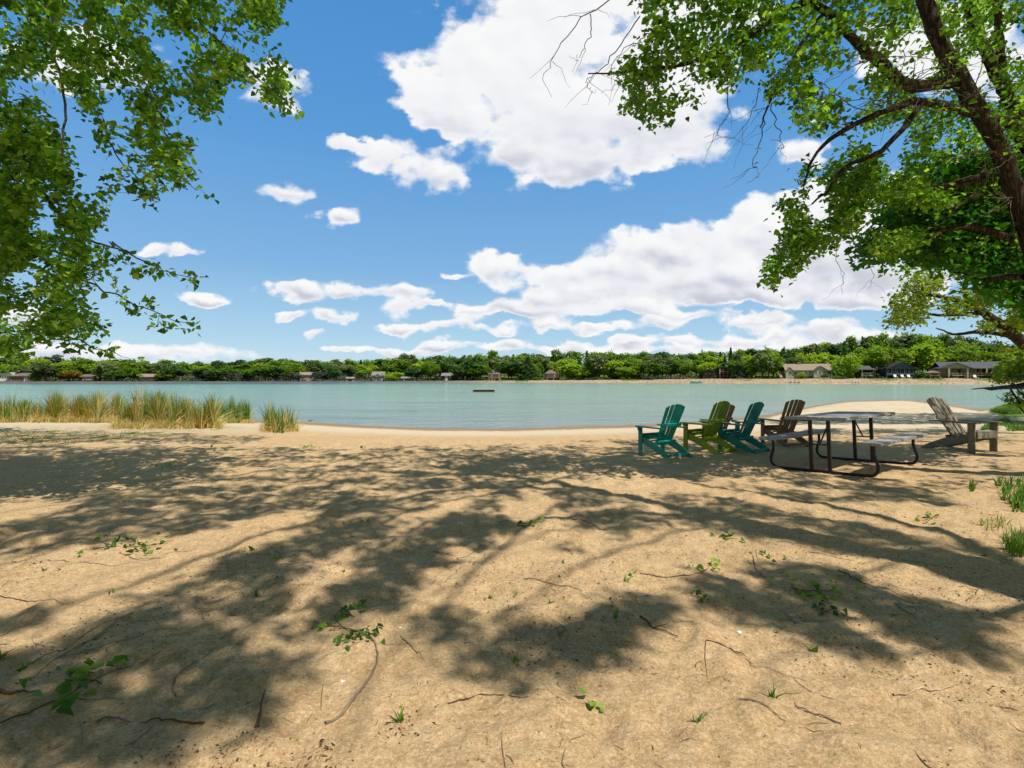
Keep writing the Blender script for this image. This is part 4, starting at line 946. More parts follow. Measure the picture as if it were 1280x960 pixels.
def raft():
    Y = -(W-CH)*F/(489.6-HZ); x = (605-640)/F*Y; root = empty('swim_raft', (x, Y, W)); tag(root, 'flat wooden swim raft floating alone out on the lake', 'raft')
    dk = wood_mat('raft_planks', (0.28, 0.22, 0.15), (0.52, 0.44, 0.33)); sd = wood_mat('raft_dark_side', (0.02, 0.016, 0.012), (0.07, 0.055, 0.04))
    b = MB()
    for i in range(12): b.box(-1.42+i*.237, -1.42+i*.237+.225, -1.1, 1.1, .28, .33)
    b.build('deck', dk, root, .005)
    b = MB(); b.box(-1.36, 1.36, -1.06, -1.0, .02, .278); b.box(-1.36, 1.36, 1.0, 1.06, .02, .278); b.box(-1.36, -1.30, -.998, .998, .02, .278); b.box(1.30, 1.36, -.998, .998, .02, .278); b.build('frame', sd, root, .004)
    for sx in (-1, 1):
        for sy in (-1, 1):
            q = MB(); q.tube([(sx*.5-.5, sy*.65, .06), (sx*.5+.5, sy*.65, .06)], .22, 10); q.build('float', sd, root, smooth=True)
raft()

# ------------------------------------------------------------------ far houses
WALL = {k: paint_mat('house_wall_'+k, c, .85, .18, 1.2, .1) for k, c in dict(cream=(.55, .50, .40), white=(.72, .70, .66), dark=(.055, .045, .04), bluegrey=(.10, .13, .16), red=(.12, .035, .03), brown=(.17, .10, .07), grey=(.32, .32, .33), tan=(.38, .29, .2), pink=(.45, .28, .22)).items()}
ROOF = {k: paint_mat('roof_'+k, c, .9, .25, 2.5, .08) for k, c in dict(tan=(.33, .255, .19), grey=(.115, .12, .135), dark=(.055, .055, .06), brown=(.20, .15, .115), pale=(.27, .25, .225)).items()}
TRIM = paint_mat('white_trim', (.75, .74, .7), .6, .1); DECK = wood_mat('deck_timber', (.24, .12, .06), (.45, .25, .13)); POST = paint_mat('pale_post', (.55, .47, .33), .7, .15)
gm, T_, o_ = new_mat('window_glass'); principled(T_, o_, T_.mix(T_.noise(objco(T_), .8, 2), (.008, .01, .012), (.03, .036, .04)), .08, .6); GLASS = gm
class House:
    def __init__(s, name, label, px0, px1, t, base_py=None, yaw=0.0):
        a = fpt((px0+px1)/2, t); s.Y = a[1]; s.m = a[1]/F; s.w = (px1-px0)*s.m; s.z0 = a[2]
        u = (px0+px1)/2-640; s.root = empty(name, a, -math.atan2(u, F)*.55+yaw); tag(s.root, label, 'house', 'houses along the far shore'); s.cx = (px0+px1)/2
    def X(s, px): return (px-s.cx)*s.m
    def Z(s, py): return CH-(py-HZ)*s.m-s.z0
    def part(s, b, name, m): return b.build(name, m, s.root)
    def wall(s, x0, x1, z0, z1, m, y0=0, y1=7): b = MB(); b.box(x0, x1, y0, y1, z0, z1); return s.part(b, 'wall', m)
    def gable(s, x0, x1, z0, z1, m, y0=0, y1=7, oh=.5, name='roof'):
        "ridge parallel to the shore"
        ym = (y0+y1)/2; t = .14; b = MB(); k = (z1-z0)/(ym-y0+oh)
        for sg in (-1, 1):
            ye = y0-oh if sg < 0 else y1+oh
            vs = [(x0-oh, ye, z0), (x1+oh, ye, z0), (x1+oh, ym, z1), (x0-oh, ym, z1)]
            b.add(vs+[(v[0], v[1], v[2]+t) for v in vs], [(0, 1, 2, 3), (4, 5, 6, 7), (0, 1, 5, 4), (2, 3, 7, 6), (0, 3, 7, 4), (1, 2, 6, 5)])
        r = s.part(b, name, m)
        return r
    def front_gable(s, x0, x1, z0, z1, wm, rm, y0=-.6, depth=4, oh=.35):
        "ridge pointing at the lake: wall triangle with a little roof"
        xm = (x0+x1)/2; b = MB(); b.prism([(x0, z0), (x1, z0), (xm, z1)], y0, y0+depth); s.part(b, 'gable_wall', wm)
        b = MB(); t = .16; dx = (x1-x0)/2; sl_ = (z1-z0)/dx
        for sg in (-1, 1):
            xe = xm+sg*(dx+oh); ze = z0-oh*sl_
            vs = [(xe, y0-oh, ze+.02), (xm, y0-oh, z1+.02), (xm, y0+depth, z1+.02), (xe, y0+depth, ze+.02)]
            b.add(vs+[(v[0], v[1], v[2]+t) for v in vs], [(0, 1, 2, 3), (4, 5, 6, 7), (0, 1, 5, 4), (2, 3, 7, 6), (0, 3, 7, 4), (1, 2, 6, 5)])
        s.part(b, 'gable_roof', rm)
    def hip(s, x0, x1, z0, z1, m, y0=0, y1=7, oh=.6):
        ym = (y0+y1)/2; i = min((x1-x0)*.35, (y1-y0)/2); b = MB()
        lo = [(x0-oh, y0-oh, z0), (x1+oh, y0-oh, z0), (x1+oh, y1+oh, z0), (x0-oh, y1+oh, z0)]; up = [(x0+i, ym, z1), (x1-i, ym, z1)]
        b.add(lo+up+[(v[0], v[1], z0-.15) for v in lo], [(0, 1, 5, 4), (1, 2, 5), (2, 3, 4, 5), (3, 0, 4), (6, 9, 8, 7), (0, 6, 7, 1), (1, 7, 8, 2), (2, 8, 9, 3), (3, 9, 6, 0)]); s.part(b, 'roof', m)
    def flat(s, x0, x1, z, m, y0=0, y1=7, oh=.5): b = MB(); b.box(x0-oh, x1+oh, y0-oh, y1+oh, z, z+.25); s.part(b, 'roof', m)
    def win(s, xc, zc, w, h, y0=0, frame=TRIM, name='window'):
        f = MB(); t = .09; y = y0-.06
        f.box(xc-w/2-t, xc+w/2+t, y, y0-.003, zc+h/2, zc+h/2+t); f.box(xc-w/2-t, xc+w/2+t, y, y0-.003, zc-h/2-t, zc-h/2); f.box(xc-w/2-t, xc-w/2, y, y0-.003, zc-h/2, zc+h/2); f.box(xc+w/2, xc+w/2+t, y, y0-.003, zc-h/2, zc+h/2)
        f.box(xc-.03, xc+.03, y, y0-.003, zc-h/2, zc+h/2)
        fo = s.part(f, name, frame); g_ = MB(); g_.box(xc-w/2+.002, xc-.032, y0-.03, y0-.004, zc-h/2+.002, zc+h/2-.002); g_.box(xc+.032, xc+w/2-.002, y0-.03, y0-.004, zc-h/2+.002, zc+h/2-.002); g_.build('pane', GLASS, fo)
    def chim(s, x, z0, z1, m=None, y=3.5): b = MB(); b.box(x-.5, x+.5, y-.4, y+.4, z0, z1); b.box(x-.58, x+.58, y-.48, y+.48, z1, z1+.15); s.part(b, 'chimney', m or WALL['tan'])
    def deck(s, x0, x1, z, y0=-2.5, y1=-.05, rail=.9, m=None):
        m = m or DECK; b = MB(); b.box(x0, x1, y0, y1, z-.22, z); s.part(b, 'deck', m)
        b = MB(); b.box(x0, x1, y0, y0+.08, z+rail-.1, z+rail)
        n = max(3, int((x1-x0)/.8))
        for i in range(n+1): x = x0+(x1-x0-.08)*i/n; b.box(x, x+.08, y0+.005, y0+.075, z+.004, z+rail-.104)
        s.part(b, 'railing', m)
        for i in range(3): x = x0+.1+(x1-x0-.35)*i/2; b = MB(); b.box(x, x+.2, y0+.1, y0+.3, -.4, z-.224); s.part(b, 'post', POST)
    def post(s, x, z0, z1, y, w=.3, m=None): b = MB(); b.box(x-w/2, x+w/2, y-w/2, y+w/2, z0, z1); s.part(b, 'post', m or POST)
    def door(s, x, z0, h=2.0, w=.95, y0=0, m=None):
        b = MB(); b.box(x-w/2, x+w/2, y0-.06, y0-.004, z0, z0+h); d = s.part(b, 'door', m or TRIM); k = MB(); k.box(x+w*.33, x+w*.4, y0-.1, y0-.064, z0+h*.45, z0+h*.5); k.build('handle', GLASS, d)
def houses():
    # cream house, tan shingled roof
    h = House('lake_house', 'cream house under a long tan roof with a white gabled window bay', 985, 1038, 9); X, Z = h.X, h.Z
    h.wall(X(986), X(1037), -.6, Z(463), WALL['cream']); h.gable(X(986), X(1037), Z(463.2), Z(455), ROOF['tan']); h.chim(X(1003.5), Z(458), Z(452.8))
    h.front_gable(X(1015), X(1031), Z(463.6), Z(458.2), WALL['cream'], ROOF['brown'], -1.0); h.wall(X(1015.5), X(1030.5), -.6, Z(463.7), WALL['cream'], -1.0, -.01)
    for p in (1018, 1022.7, 1027.5): h.win(X(p), Z(465.7), .62, .80, -1.0)
    h.front_gable(X(984), X(994), Z(464.5), Z(459.5), WALL['cream'], ROOF['tan'], -.8); h.wall(X(984.5), X(993.5), -.6, Z(464.6), WALL['cream'], -.8, -.01); h.win(X(989), Z(466.5), .7, .9, -.8)
    for p in (997, 1000.5, 1004, 1008, 1012): h.win(X(p), Z(466), .55, 1.0)
    h.win(X(1034), Z(466.5), .7, 1.0)
    b = MB(); b.box(X(994), X(1014), -.35, -.01, -.6, Z(470.3)); h.part(b, 'brick_base', WALL['brown'])
    # dark house with a low grey roof
    h = House('lake_house', 'dark low house with a pale grey awning roof under the spreading tree', 1070, 1094, 10); X, Z = h.X, h.Z
    h.wall(X(1071), X(1093), -.6, Z(462.5), WALL['dark']); h.gable(X(1071), X(1088), Z(463), Z(457.5), ROOF['grey']); h.flat(X(1073), X(1090), Z(462.2), ROOF['pale'], -2.2, -.4, .1)
    for z_ in (466, 469.5):
        b = MB(); b.box(X(1077), X(1088), -1.4, -.06, Z(z_+.6), Z(z_)); h.part(b, 'balcony_band', TRIM)
    h.win(X(1080), Z(467.9), 1.3, .5); h.win(X(1085.5), Z(467.9), .8, .5); h.post(X(1076), -.5, Z(462.4), -1.9, .2)
    # blue-grey gabled house
    h = House('lake_house', 'blue grey house with a wide front gable and a glazed porch', 1105, 1142, 9); X, Z = h.X, h.Z
    h.wall(X(1107), X(1141), -.6, Z(461), WALL['dark'], .3); h.front_gable(X(1112), X(1141), Z(461), Z(453), WALL['bluegrey'], ROOF['dark'], -.5, 8)
    h.wall(X(1108), X(1140.5), Z(469), Z(466.2), WALL['bluegrey'], -2, -1.8)
    for p in np.linspace(1109, 1140, 8): h.post(X(p), Z(466.1), Z(461.2), -1.9, .16, WALL['bluegrey'])
    h.flat(X(1108), X(1140.5), Z(461.1), ROOF['dark'], -2, .2, .2)
    for p in (1112, 1117, 1121.5, 1131, 1136): h.win(X(p), Z(463.9), .75, .8, .3, WALL['bluegrey'])
    h.door(X(1126), Z(470), 1.9, .9, .3, WALL['bluegrey']); h.chim(X(1119), Z(458), Z(452.5), WALL['brown'])
    for p in (1108.5, 1118, 1125, 1130, 1140): h.post(X(p), -.5, Z(469.1), -1.9, .2, WALL['bluegrey'])
    # long house with the posts
    h = House('lake_house', 'long low house under a dark grey roof with pale porch posts and rust red deck', 1181, 1266, 8); X, Z = h.X, h.Z
    h.wall(X(1183), X(1265), -.6, Z(460.4), WALL['tan'], .8, 8); h.gable(X(1188), X(1265), Z(460.2), Z(452.2), ROOF['grey'], .8, 8)
    h.front_gable(X(1183), X(1213), Z(460.3), Z(453.8), WALL['tan'], ROOF['grey'], -2, 6)
    for p in (1191, 1209.5): h.post(X(p), -.6, Z(460.4), -1.9, .38)
    for p in (1228, 1234, 1242): h.post(X(p), Z(466.4), Z(460.3), -1.9, .26)
    b = MB(); b.box(X(1183), X(1213), -2, .78, Z(460.38), Z(460.0)); b.box(X(1213.2), X(1262), -2, .78, Z(460.4), Z(459.9)); h.part(b, 'porch_beam', POST)
    h.deck(X(1190.6), X(1208), Z(468.6), -1.9, .7, .5, POST); h.deck(X(1212), X(1262), Z(468.8), -1.9, .7, .55, DECK)
    b = MB(); b.box(X(1211.5), X(1219), -1.6, -1.4, Z(473), Z(469.1)); h.part(b, 'stair_panel', DECK)
    for p in (1195, 1201, 1206): h.win(X(p), Z(464.5), .9, 1.2, .8, WALL['brown'])
    for p in (1217, 1223, 1231, 1238, 1246, 1254): h.win(X(p), Z(464.2), 1.1, 1.1, .8, WALL['brown'])
    # dark red house
    h = House('lake_house', 'dark red two storey house with a flat roof and white chimney cap', 878, 914, 8); X, Z = h.X, h.Z
    h.wall(X(901), X(912), -.6, Z(459.5), WALL['red']); h.flat(X(901), X(912), Z(459.4), ROOF['dark'], 0, 7, .3); h.wall(X(880), X(900.9), -.6, Z(461.8), WALL['dark'], 1, 7)
    b = MB(); b.prism([(X(892), Z(460.8)), (X(900.5), Z(458.6)), (X(900.5), Z(459.4)), (X(892), Z(461.6))], .3, 7); h.part(b, 'roof', ROOF['dark']); h.chim(X(910), Z(459), Z(457.2), TRIM, 2)
    for z_ in (462.3, 466.3, 470.2):
        for p in (903.5, 908.5): h.win(X(p), Z(z_), .55, .5, 0, WALL['red'])
    h.flat(X(901), X(912), Z(465), ROOF['brown'], -1.2, -.1, .1)
    for p in (884, 888.5, 893): h.win(X(p), Z(467), .6, .7, 1, WALL['brown'])
    h.post(X(899.5), -.4, Z(461), -.2, .4, WALL['tan'])
    # brown hip house
    h = House('lake_house', 'small brown two storey house with a hipped roof and upper porch', 682, 701, 8); X, Z = h.X, h.Z
    h.wall(X(683), X(700), -.6, Z(467), WALL['brown'], .2); h.hip(X(683), X(695), Z(466.8), Z(462), ROOF['brown']); h.deck(X(683), X(700), Z(471.5), -1.8, .1, .6)
    for p in (686, 690.5): h.win(X(p), Z(469), .75, .8, .2)
    h.door(X(693.5), Z(471.4), 1.3, .7, .2); h.win(X(697), Z(469.3), .7, .6, .2)
    for p in (687, 692, 696): h.win(X(p), Z(474), .7, .7, .2, WALL['brown'])
    # brown porch house
    h = House('lake_house', 'brown house with a steep pale roof and a timber porch by the sandy strip', 609, 627, 9); X, Z = h.X, h.Z
    h.wall(X(611), X(626), -.6, Z(468), WALL['brown'], .2); h.gable(X(611), X(624), Z(468), Z(462.3), ROOF['brown']); h.deck(X(611), X(626), Z(472.2), -2, .1, .6)
    for p in (613.5, 617.5, 621.5): h.win(X(p), Z(470), .8, .8, .2)
    for p in (614, 619, 624): h.win(X(p), Z(474.3), .7, .6, .2, WALL['brown'])
    h.post(X(615), -.4, Z(468), -1.8, .25); h.post(X(624), -.4, Z(468), -1.8, .25)
    # grey dormer house
    h = House('lake_house', 'grey house with a pale roof and a front dormer among dark trees', 465, 480, 9); X, Z = h.X, h.Z
    h.wall(X(466), X(479), -.6, Z(470), WALL['grey']); h.gable(X(466), X(479), Z(469.5), Z(464.8), ROOF['pale']); h.front_gable(X(469), X(476), Z(470.6), Z(467.3), WALL['white'], ROOF['pale'], -.5, 3)
    for p in (468, 472.5, 477): h.win(X(p), Z(472), .8, .7)
    h.door(X(474.8), -.3, 1.2, .7)
    # boathouse
    h = House('boathouse', 'tiny pale boathouse at the water with an open dark front', 431, 443, 5); X, Z = h.X, h.Z
    h.wall(X(433), X(435), -.5, Z(473.5), WALL['tan'], 0, 2.5); h.wall(X(440), X(442), -.5, Z(473.5), WALL['tan'], 0, 2.5); h.gable(X(433), X(442), Z(473.4), Z(471.6), ROOF['pale'], 0, 2.5, .25)
    b = MB(); b.box(X(435)+.01, X(440)-.01, 1, 1.1, -.4, Z(473.6)); h.part(b, 'door', GLASS)  # dark panel set back across the open front
    # left group
    h = House('lake_house', 'white flat fronted house at the left end of the far shore', -6, 14, 9); X, Z = h.X, h.Z
    h.wall(X(-5), X(12), -.6, Z(468), WALL['white']); h.flat(X(-5), X(11), Z(467.9), ROOF['pale'], 0, 7, .3); h.chim(X(12.5), -.4, Z(465.8), WALL['white'], .6)
    for p in (-2, 2.5, 7): h.win(X(p), Z(471), 1.0, .8)
    h.door(X(10), -.2, 1.7, .8)
    h = House('lake_house', 'low house with a flat brown roof next to the white house', 14, 41, 10); X, Z = h.X, h.Z
    h.wall(X(15), X(39), -.6, Z(470), WALL['brown']); h.hip(X(15), X(38), Z(469.8), Z(466), ROOF['brown'])
    for p in (18, 23, 28, 34): h.win(X(p), Z(472.3), 1.3, .8, 0, WALL['tan'])
    h.door(X(31), -.2, 1.6, .8)
    h = House('lake_house', 'small brown house right of the orange tree', 103, 117, 10); X, Z = h.X, h.Z
    h.wall(X(104), X(116), -.6, Z(471), WALL['brown']); h.gable(X(104), X(116), Z(471), Z(468.3), ROOF['brown'])
    for p in (106.5, 110, 113.5): h.win(X(p), Z(473), .9, .7)
    h = House('lake_house', 'long tan roofed house with a dark front, behind the tips of the left boughs', 171, 200, 10); X, Z = h.X, h.Z
    h.wall(X(173), X(198), -.6, Z(471.5), WALL['dark']); h.gable(X(173), X(198), Z(471.3), Z(467.8), ROOF['tan'], 0, 8)
    for p in (177, 182, 187.5, 193): h.win(X(p), Z(473.5), 1.1, .7, 0, WALL['tan'])
    h = House('lake_house', 'tiny pink cottage peeping between dark trees', 296, 309, 9); X, Z = h.X, h.Z
    h.wall(X(297), X(308), -.6, Z(472.5), WALL['pink']); h.gable(X(297), X(308), Z(472.4), Z(470.6), ROOF['brown'], 0, 5); h.win(X(300), Z(474), .7, .6); h.win(X(305), Z(474), .7, .6)
    h = House('lake_house', 'pink walled house with a reddish roof among the trees', 373, 389, 13); X, Z = h.X, h.Z
    h.wall(X(375), X(387), -.6, Z(469), WALL['pink']); h.gable(X(375), X(387), Z(469), Z(465.5), ROOF['tan'], 0, 6)
    for p in (378, 384): h.win(X(p), Z(471), .9, .8)
    h = House('garden_shed', 'low grey shed with a pale roof at the water', 501, 513, 6); X, Z = h.X, h.Z
    h.wall(X(502), X(512), -.5, Z(473.2), WALL['dark'], 0, 3); h.gable(X(502), X(512), Z(473.1), Z(471.2), ROOF['pale'], 0, 3, .3); h.win(X(505), Z(474.6), .6, .5)
    h = House('lake_house', 'small cottage with a bright white door under the broad dark tree', 551, 582, 10); X, Z = h.X, h.Z
    h.wall(X(553), X(580), -.6, Z(470), WALL['dark']); h.gable(X(553), X(566), Z(470), Z(466), ROOF['pale'], 0, 6); h.gable(X(570), X(581), Z(470), Z(465.5), ROOF['tan'], 0, 6); h.door(X(558), -.3, 2.0, .9); h.win(X(562.5), Z(471.5), .6, .6); h.win(X(575), Z(472), 1, .7)
    h = House('lake_house', 'dark house with a long shaded veranda and white framed windows behind the trees', 760, 802, 13); X, Z = h.X, h.Z
    h.wall(X(762), X(800), -.6, Z(466), WALL['dark']); h.gable(X(762), X(800), Z(466), Z(462.5), ROOF['dark'])
    for p in (766, 771, 775, 780, 786, 792): h.win(X(p), Z(468.5), .9, .8)
    h.deck(X(762), X(800), Z(471), -2, -.05, .6, WALL['brown'])
houses()

# docks, boats, shore things
def flat_dock(px0, px1, t, label, m, z=.35):
    a = fpt((px0+px1)/2, t); k = a[1]/F; w = (px1-px0)*k/2; root = empty('dock', (a[0], a[1], W)); tag(root, label, 'dock')
    b = MB()
    for i in range(10): b.box(-w+i*w/5+.02, -w+(i+1)*w/5-.02, -1, 1, z, z+.1)
    b.build('deck', m, root)
    for sx in (-1, 0, 1): p = MB(); p.tube([(sx*w*.9, -.85, -1), (sx*w*.9, -.85, z+.5)], .07, 6); p.build('post', m, root)
DKD = wood_mat('dark_dock', (.06, .05, .04), (.2, .17, .14)); DKG = wood_mat('grey_dock', (.2, .2, .19), (.42, .41, .38))
flat_dock(645, 660, -1.2, 'dark flat dock left of the brown hip roofed house', DKD); flat_dock(986, 997, -1.5, 'low dark dock below the cream house', DKD); flat_dock(1062, 1071, -1.2, 'short grey dock right of the cream house lawn', DKG)
flat_dock(508, 520, -1.2, 'small grey dock below the low grey shed', DKG, .25); flat_dock(452, 462, -1.2, 'small dark dock right of the pale boathouse', DKD, .25)
def boat(px, t, w, label, c):
    a = fpt(px, t); root = empty('boat', (a[0], a[1], W)); tag(root, label, 'boat'); m = paint_mat('boat_hull', c, .4, .1); b = MB(); n = 12; vs = []
    for i in range(n+1):
        f = i/n*2-1; hw = .55*(1-abs(f)**2.6)+.03
        vs += [(f*w/2, -hw, .42+.12*f*f), (f*w/2, -hw*.6, .0), (f*w/2, hw*.6, .0), (f*w/2, hw, .42+.12*f*f)]
    b.add(vs, [(i*4+j, i*4+j+1, i*4+j+5, i*4+j+4) for i in range(n) for j in range(3)]); b.build('hull', m, root, smooth=True)
    b = MB()
    b.add([(f*w/2*.98, s*(.5*(1-abs(f)**2.6)), .46+.1*(1-s*s)+.1*f*f) for f in np.linspace(-1, 1, 9) for s in (-1, 0, 1)], [(i*3+j, i*3+j+1, i*3+j+4, i*3+j+3) for i in range(8) for j in range(2)]); b.build('cover', paint_mat('boat_cover', (.10, .2, .2), .8, .2), root, smooth=True)
boat(870, -1.4, 3.6, 'small boat under a teal cover moored at the sandy bank', (.35, .42, .4)); boat(1124, 3.5, 2.6, 'small upturned pale boat on the bank below the gabled house', (.5, .5, .48))
def playset():
    a = fpt(1166, 7); root = empty('playset', a); tag(root, 'reddish timber playset on the bank between the gabled and the long house', 'playset'); k = a[1]/F
    b = MB()
    for sx in (-1.2, 1.2):
        for sy in (-.7, .7): b.box(sx-.07, sx+.07, sy-.07, sy+.07, -.4, 1.5)
    b.build('frame', DECK, root); b = MB(); b.box(-1.3, 1.3, -.8, .8, .75, .85); b.build('platform', DECK, root)
    b = MB(); b.prism([(-1.5, 1.5), (1.5, 1.5), (0, 2.1)], -.9, .9); b.build('roof', ROOF['tan'], root)
    b = MB(); b.bar((1.25, 0, .8), (2.6, 0, -.2), .5, .05); b.build('slide', TRIM, root)
playset()
def lawn_seat(px, t, label, m):
    a = fpt(px, t); root = empty('lawn_chair', a); tag(root, label, 'chair', 'pale garden seats on the far bank')
    b = MB(); b.box(-.4, .4, -.3, .3, .36, .43); b.build('seat', m, root); b = MB(); b.bar((0, .28, .43), (0, .5, 1.05), .8, .05, (0, 1, 0)); b.build('backrest', m, root)
    for sx in (-.34, .34):
        for sy in (-.24, .24): b = MB(); b.box(sx-.04, sx+.04, sy-.04, sy+.04, -.3, .357); b.build('leg', m, root)
for i, (p, w) in enumerate(((1120, 'first'), (1129, 'second'), (1137, 'third'))): lawn_seat(p, 5.5, f'{w} pale seat from the left in front of the blue grey gabled house', TRIM)
lawn_seat(1220, 5.5, 'white seat in front of the stair of the long grey roofed house', TRIM); lawn_seat(977, 5.5, 'pale seat on the bank left of the cream house', WALL['pink'])
def fence(px0, px1, t, label):
    pts = [fpt(p, t) for p in np.linspace(px0, px1, 14)]; root = empty('fence', pts[0]); tag(root, label, 'fence'); o = pts[0]; m = paint_mat('fence_wood', (.33, .29, .22), .9, .2)
    for p in pts: q = p-o; b = MB(); b.box(q[0]-.06, q[0]+.06, q[1]-.06, q[1]+.06, q[2]-.4, q[2]+1.15); b.build('post', m, root)
    for z in (.5, 1.0):
        b = MB()
        for a, c in zip(pts[:-1], pts[1:]): b.bar(a-o+[0, -.09, z], c-o+[0, -.09, z], .04, .1)
        b.build('rail', m, root)
fence(806, 856, 6, 'thin post and rail fence along the bank left of the covered boat')

# ------------------------------------------------------------------ reeds
def blade_mat(name, stops):
    return leaf_mat(name, stops, .35, (1.2, 1.2, .5), rough=.55)
REED = blade_mat('reed_blades', [(0, (0.05, 0.13, 0.012)), (.35, (0.13, 0.25, 0.02)), (.5, (0.22, 0.32, 0.04)), (.58, (0.55, 0.40, 0.15)), (.82, (0.78, 0.60, 0.30)), (.88, (0.60, 0.25, 0.035)), (1, (0.72, 0.32, 0.05))])
def blades(base, h, rnd, lean=.25, width=.018, segs=4, bend=.35):
    n = len(base); a = rng.uniform(0, 2*PI, n); l = np.abs(rng.normal(0, lean, n)); w = rng.uniform(.6, 1.2, n)*width
    d = np.stack([np.cos(a), np.sin(a), np.zeros(n)], -1); s = np.stack([-np.sin(a+.6), np.cos(a+.6), np.zeros(n)], -1); V = []
    for k in range(segs+1):
        f = k/segs; c = base+d*(h*(l*f+bend*l*f**3))[:, None]; c = c+np.stack([0*h, 0*h, h*(f-.35*l*bend*f**3)], -1); ww = (w*(1-f**1.7)*.5+.0006)[:, None]
        V += [c-s*ww, c+s*ww]
    V = np.stack(V, 1).reshape(-1, 3); i = np.arange(n)[:, None]*(2*segs+2)
    Fq = np.concatenate([i+np.array([2*k, 2*k+1, 2*k+3, 2*k+2]) for k in range(segs)])
    return V, Fq, np.repeat(rnd, 2*segs+2)
def reed_clump(label, px0, px1, py, n, top, green, orange, depth=1.6, name='cattail_clump', cat='reeds'):
    q = sample_poly([(px0, py-2), (px1, py-2), (px1, py+.5), (px0, py+.5)], 4)
    c = gpt((px0+px1)/2, py); u0, u1 = (px0-640)/F, (px1-640)/F; n = int(n*1.9); fr = rng.random(n); fr = fr if n < 700 else np.clip(fr+.06*np.sin(fr*23), 0, 1)
    Y = c[1]+rng.random(n)**1.1*depth+2.4*(fbm(fr*11+px0, fr*0+3, 3)-.5); u = u0+(u1-u0)*fr; X = u*Y; Z = ground(X, Y, False)-.03
    hh = (py-top)/F*c[1]; prof = .55+.72*fbm(fr*9+px0, fr*0+2, 3); h = hh*prof*rng.uniform(.55, 1.18, n)
    kind = rng.random(n); patch = fbm(fr*9+px0*.1, Y*.6, 2)
    rr = np.where(kind < green*(0.55+.9*patch), rng.uniform(0, .5, n), rng.uniform(.56, .82, n)); rr = np.where((kind > 1-orange*1.25) & (patch > .44), rng.uniform(.86, 1, n), rr)
    dry = rr > .55; h = np.where(dry & (rng.random(n) < .5), h*.6, h)
    base = np.stack([X, Y, Z], -1)
    Y += 0
    V, Fq, r = blades(base-c, h, rr, .16, .023, 4, .8)
    nb_ = n//3; fb = rng.random(nb_); yb = c[1]-.35+rng.random(nb_)*1.1-.8*fbm(fb*9+px0, fb*0, 2)*rng.random(nb_); xb = (u0-.01+(u1-u0+.02)*fb)*yb   # broken stems and stubble at the foot
    extra = np.stack([xb, yb, ground(xb, yb, False)-.02], -1)
    k = rng.random(n) < .22; b2 = base[k]; h2_ = np.concatenate([h[k]*.75, rng.uniform(.08, .4, nb_)]); b2 = np.concatenate([b2, extra]); r2_ = rng.uniform(.5, .8, len(b2)); V2, F2, r2 = blades(b2-c, h2_, r2_, .7, .024, 4, 1.1)
    root = empty(name, c); tag(root, label, cat, 'reed beds at the water edge')
    m_ = rr[np.repeat(np.arange(n), 1)]
    link('reeds', np_mesh('reeds', V, [Fq], REED, rnd=r), root); link('dry_reeds', np_mesh('dry_reeds', V2, [F2], REED, rnd=r2), root)
reed_clump('long bed of green and straw reeds at the left edge of the lake', -60, 75, 527, 2300, 491, .62, .14, 2.4)
reed_clump('tall orange and tan tufted stretch of the reed bed under the drooping boughs', 62, 152, 527.5, 2000, 487, .45, .36, 2.2)
reed_clump('nearer dense clump of green and golden reeds standing out on the sand', 148, 271, 534, 2600, 490, .52, .20, 2.0)
reed_clump('small upright green reed clump between the big bed and the lone clump', 273, 312, 528, 520, 496, .95, 0, 1.2)
reed_clump('lone thin dark green reed clump standing farthest out on the bare sand', 331, 368, 539, 300, 504, .62, 0, .7)

# ------------------------------------------------------------------ grass at the right
GRASS = blade_mat('grass_blades', [(0, (0.04, 0.12, 0.012)), (.5, (0.10, 0.22, 0.02)), (.85, (0.20, 0.32, 0.035)), (1, (0.45, 0.40, 0.16))])
def grass_patch(name, label, poly, n, h, w, hi=.9, lo=.15, kind=None, group=None, clump=.35, lean=.4):
    q = sample_poly(poly, n, clump, 14, len(label or '')); c = gpt(*np.mean(poly, 0))
    Y = CH*F/(q[:, 1]-HZ)
    for _ in range(8): z = ground((q[:, 0]-640)/F*Y, Y); Y = .5*Y+.5*(CH-z)*F/(q[:, 1]-HZ)
    X = (q[:, 0]-640)/F*Y; b = np.stack([X, Y, ground(X, Y)-.01], -1)
    V, Fq, r = blades(b-c, h*rng.uniform(.45, 1.15, n), rng.uniform(lo, hi, n), lean, w, 3, .7)
    o = link(name, np_mesh(name, V, [Fq], GRASS, rnd=r)); o.location = c
    if kind: tag(o, kind=kind)
    else: tag(o, label, 'grass', group)
    return o
grass_patch('grass_tuft', 'leafy bright green grass tuft at the right edge before the grey chair', [(1230, 618), (1240, 606), (1300, 600), (1340, 640), (1260, 641), (1256, 628)], 420, .17, .022, .8, .2, group='grass tufts at the right edge')
grass_patch('grass_tuft', 'lower green and straw grass tuft at the right edge of the sand', [(1246, 690), (1252, 675), (1300, 668), (1340, 695), (1262, 697)], 420, .15, .010, 1.0, .1, group='grass tufts at the right edge')
grass_patch('weed_sprout', 'single small upright weed just left of the bright grass tuft', [(1212, 611), (1217, 611), (1217, 615), (1212, 615)], 14, .14, .024, .7, .3, group='grass tufts at the right edge', clump=0)
grass_patch('grass', None, [(1222, 655), (1256, 648), (1262, 662), (1228, 664)], 60, .10, .008, 1.0, .5, 'stuff', clump=0)
grass_patch('grass', None, [(1262, 522), (1300, 518), (1330, 538), (1225, 540), (1232, 530)], 2200, .14, .02, .8, .05, 'stuff', lean=.5)
grass_patch('grass', None, [(1236, 514.5), (1262, 507), (1300, 500.5), (1320, 517), (1256, 518)], 5000, .22, .045, .95, .35, 'stuff', lean=.5)
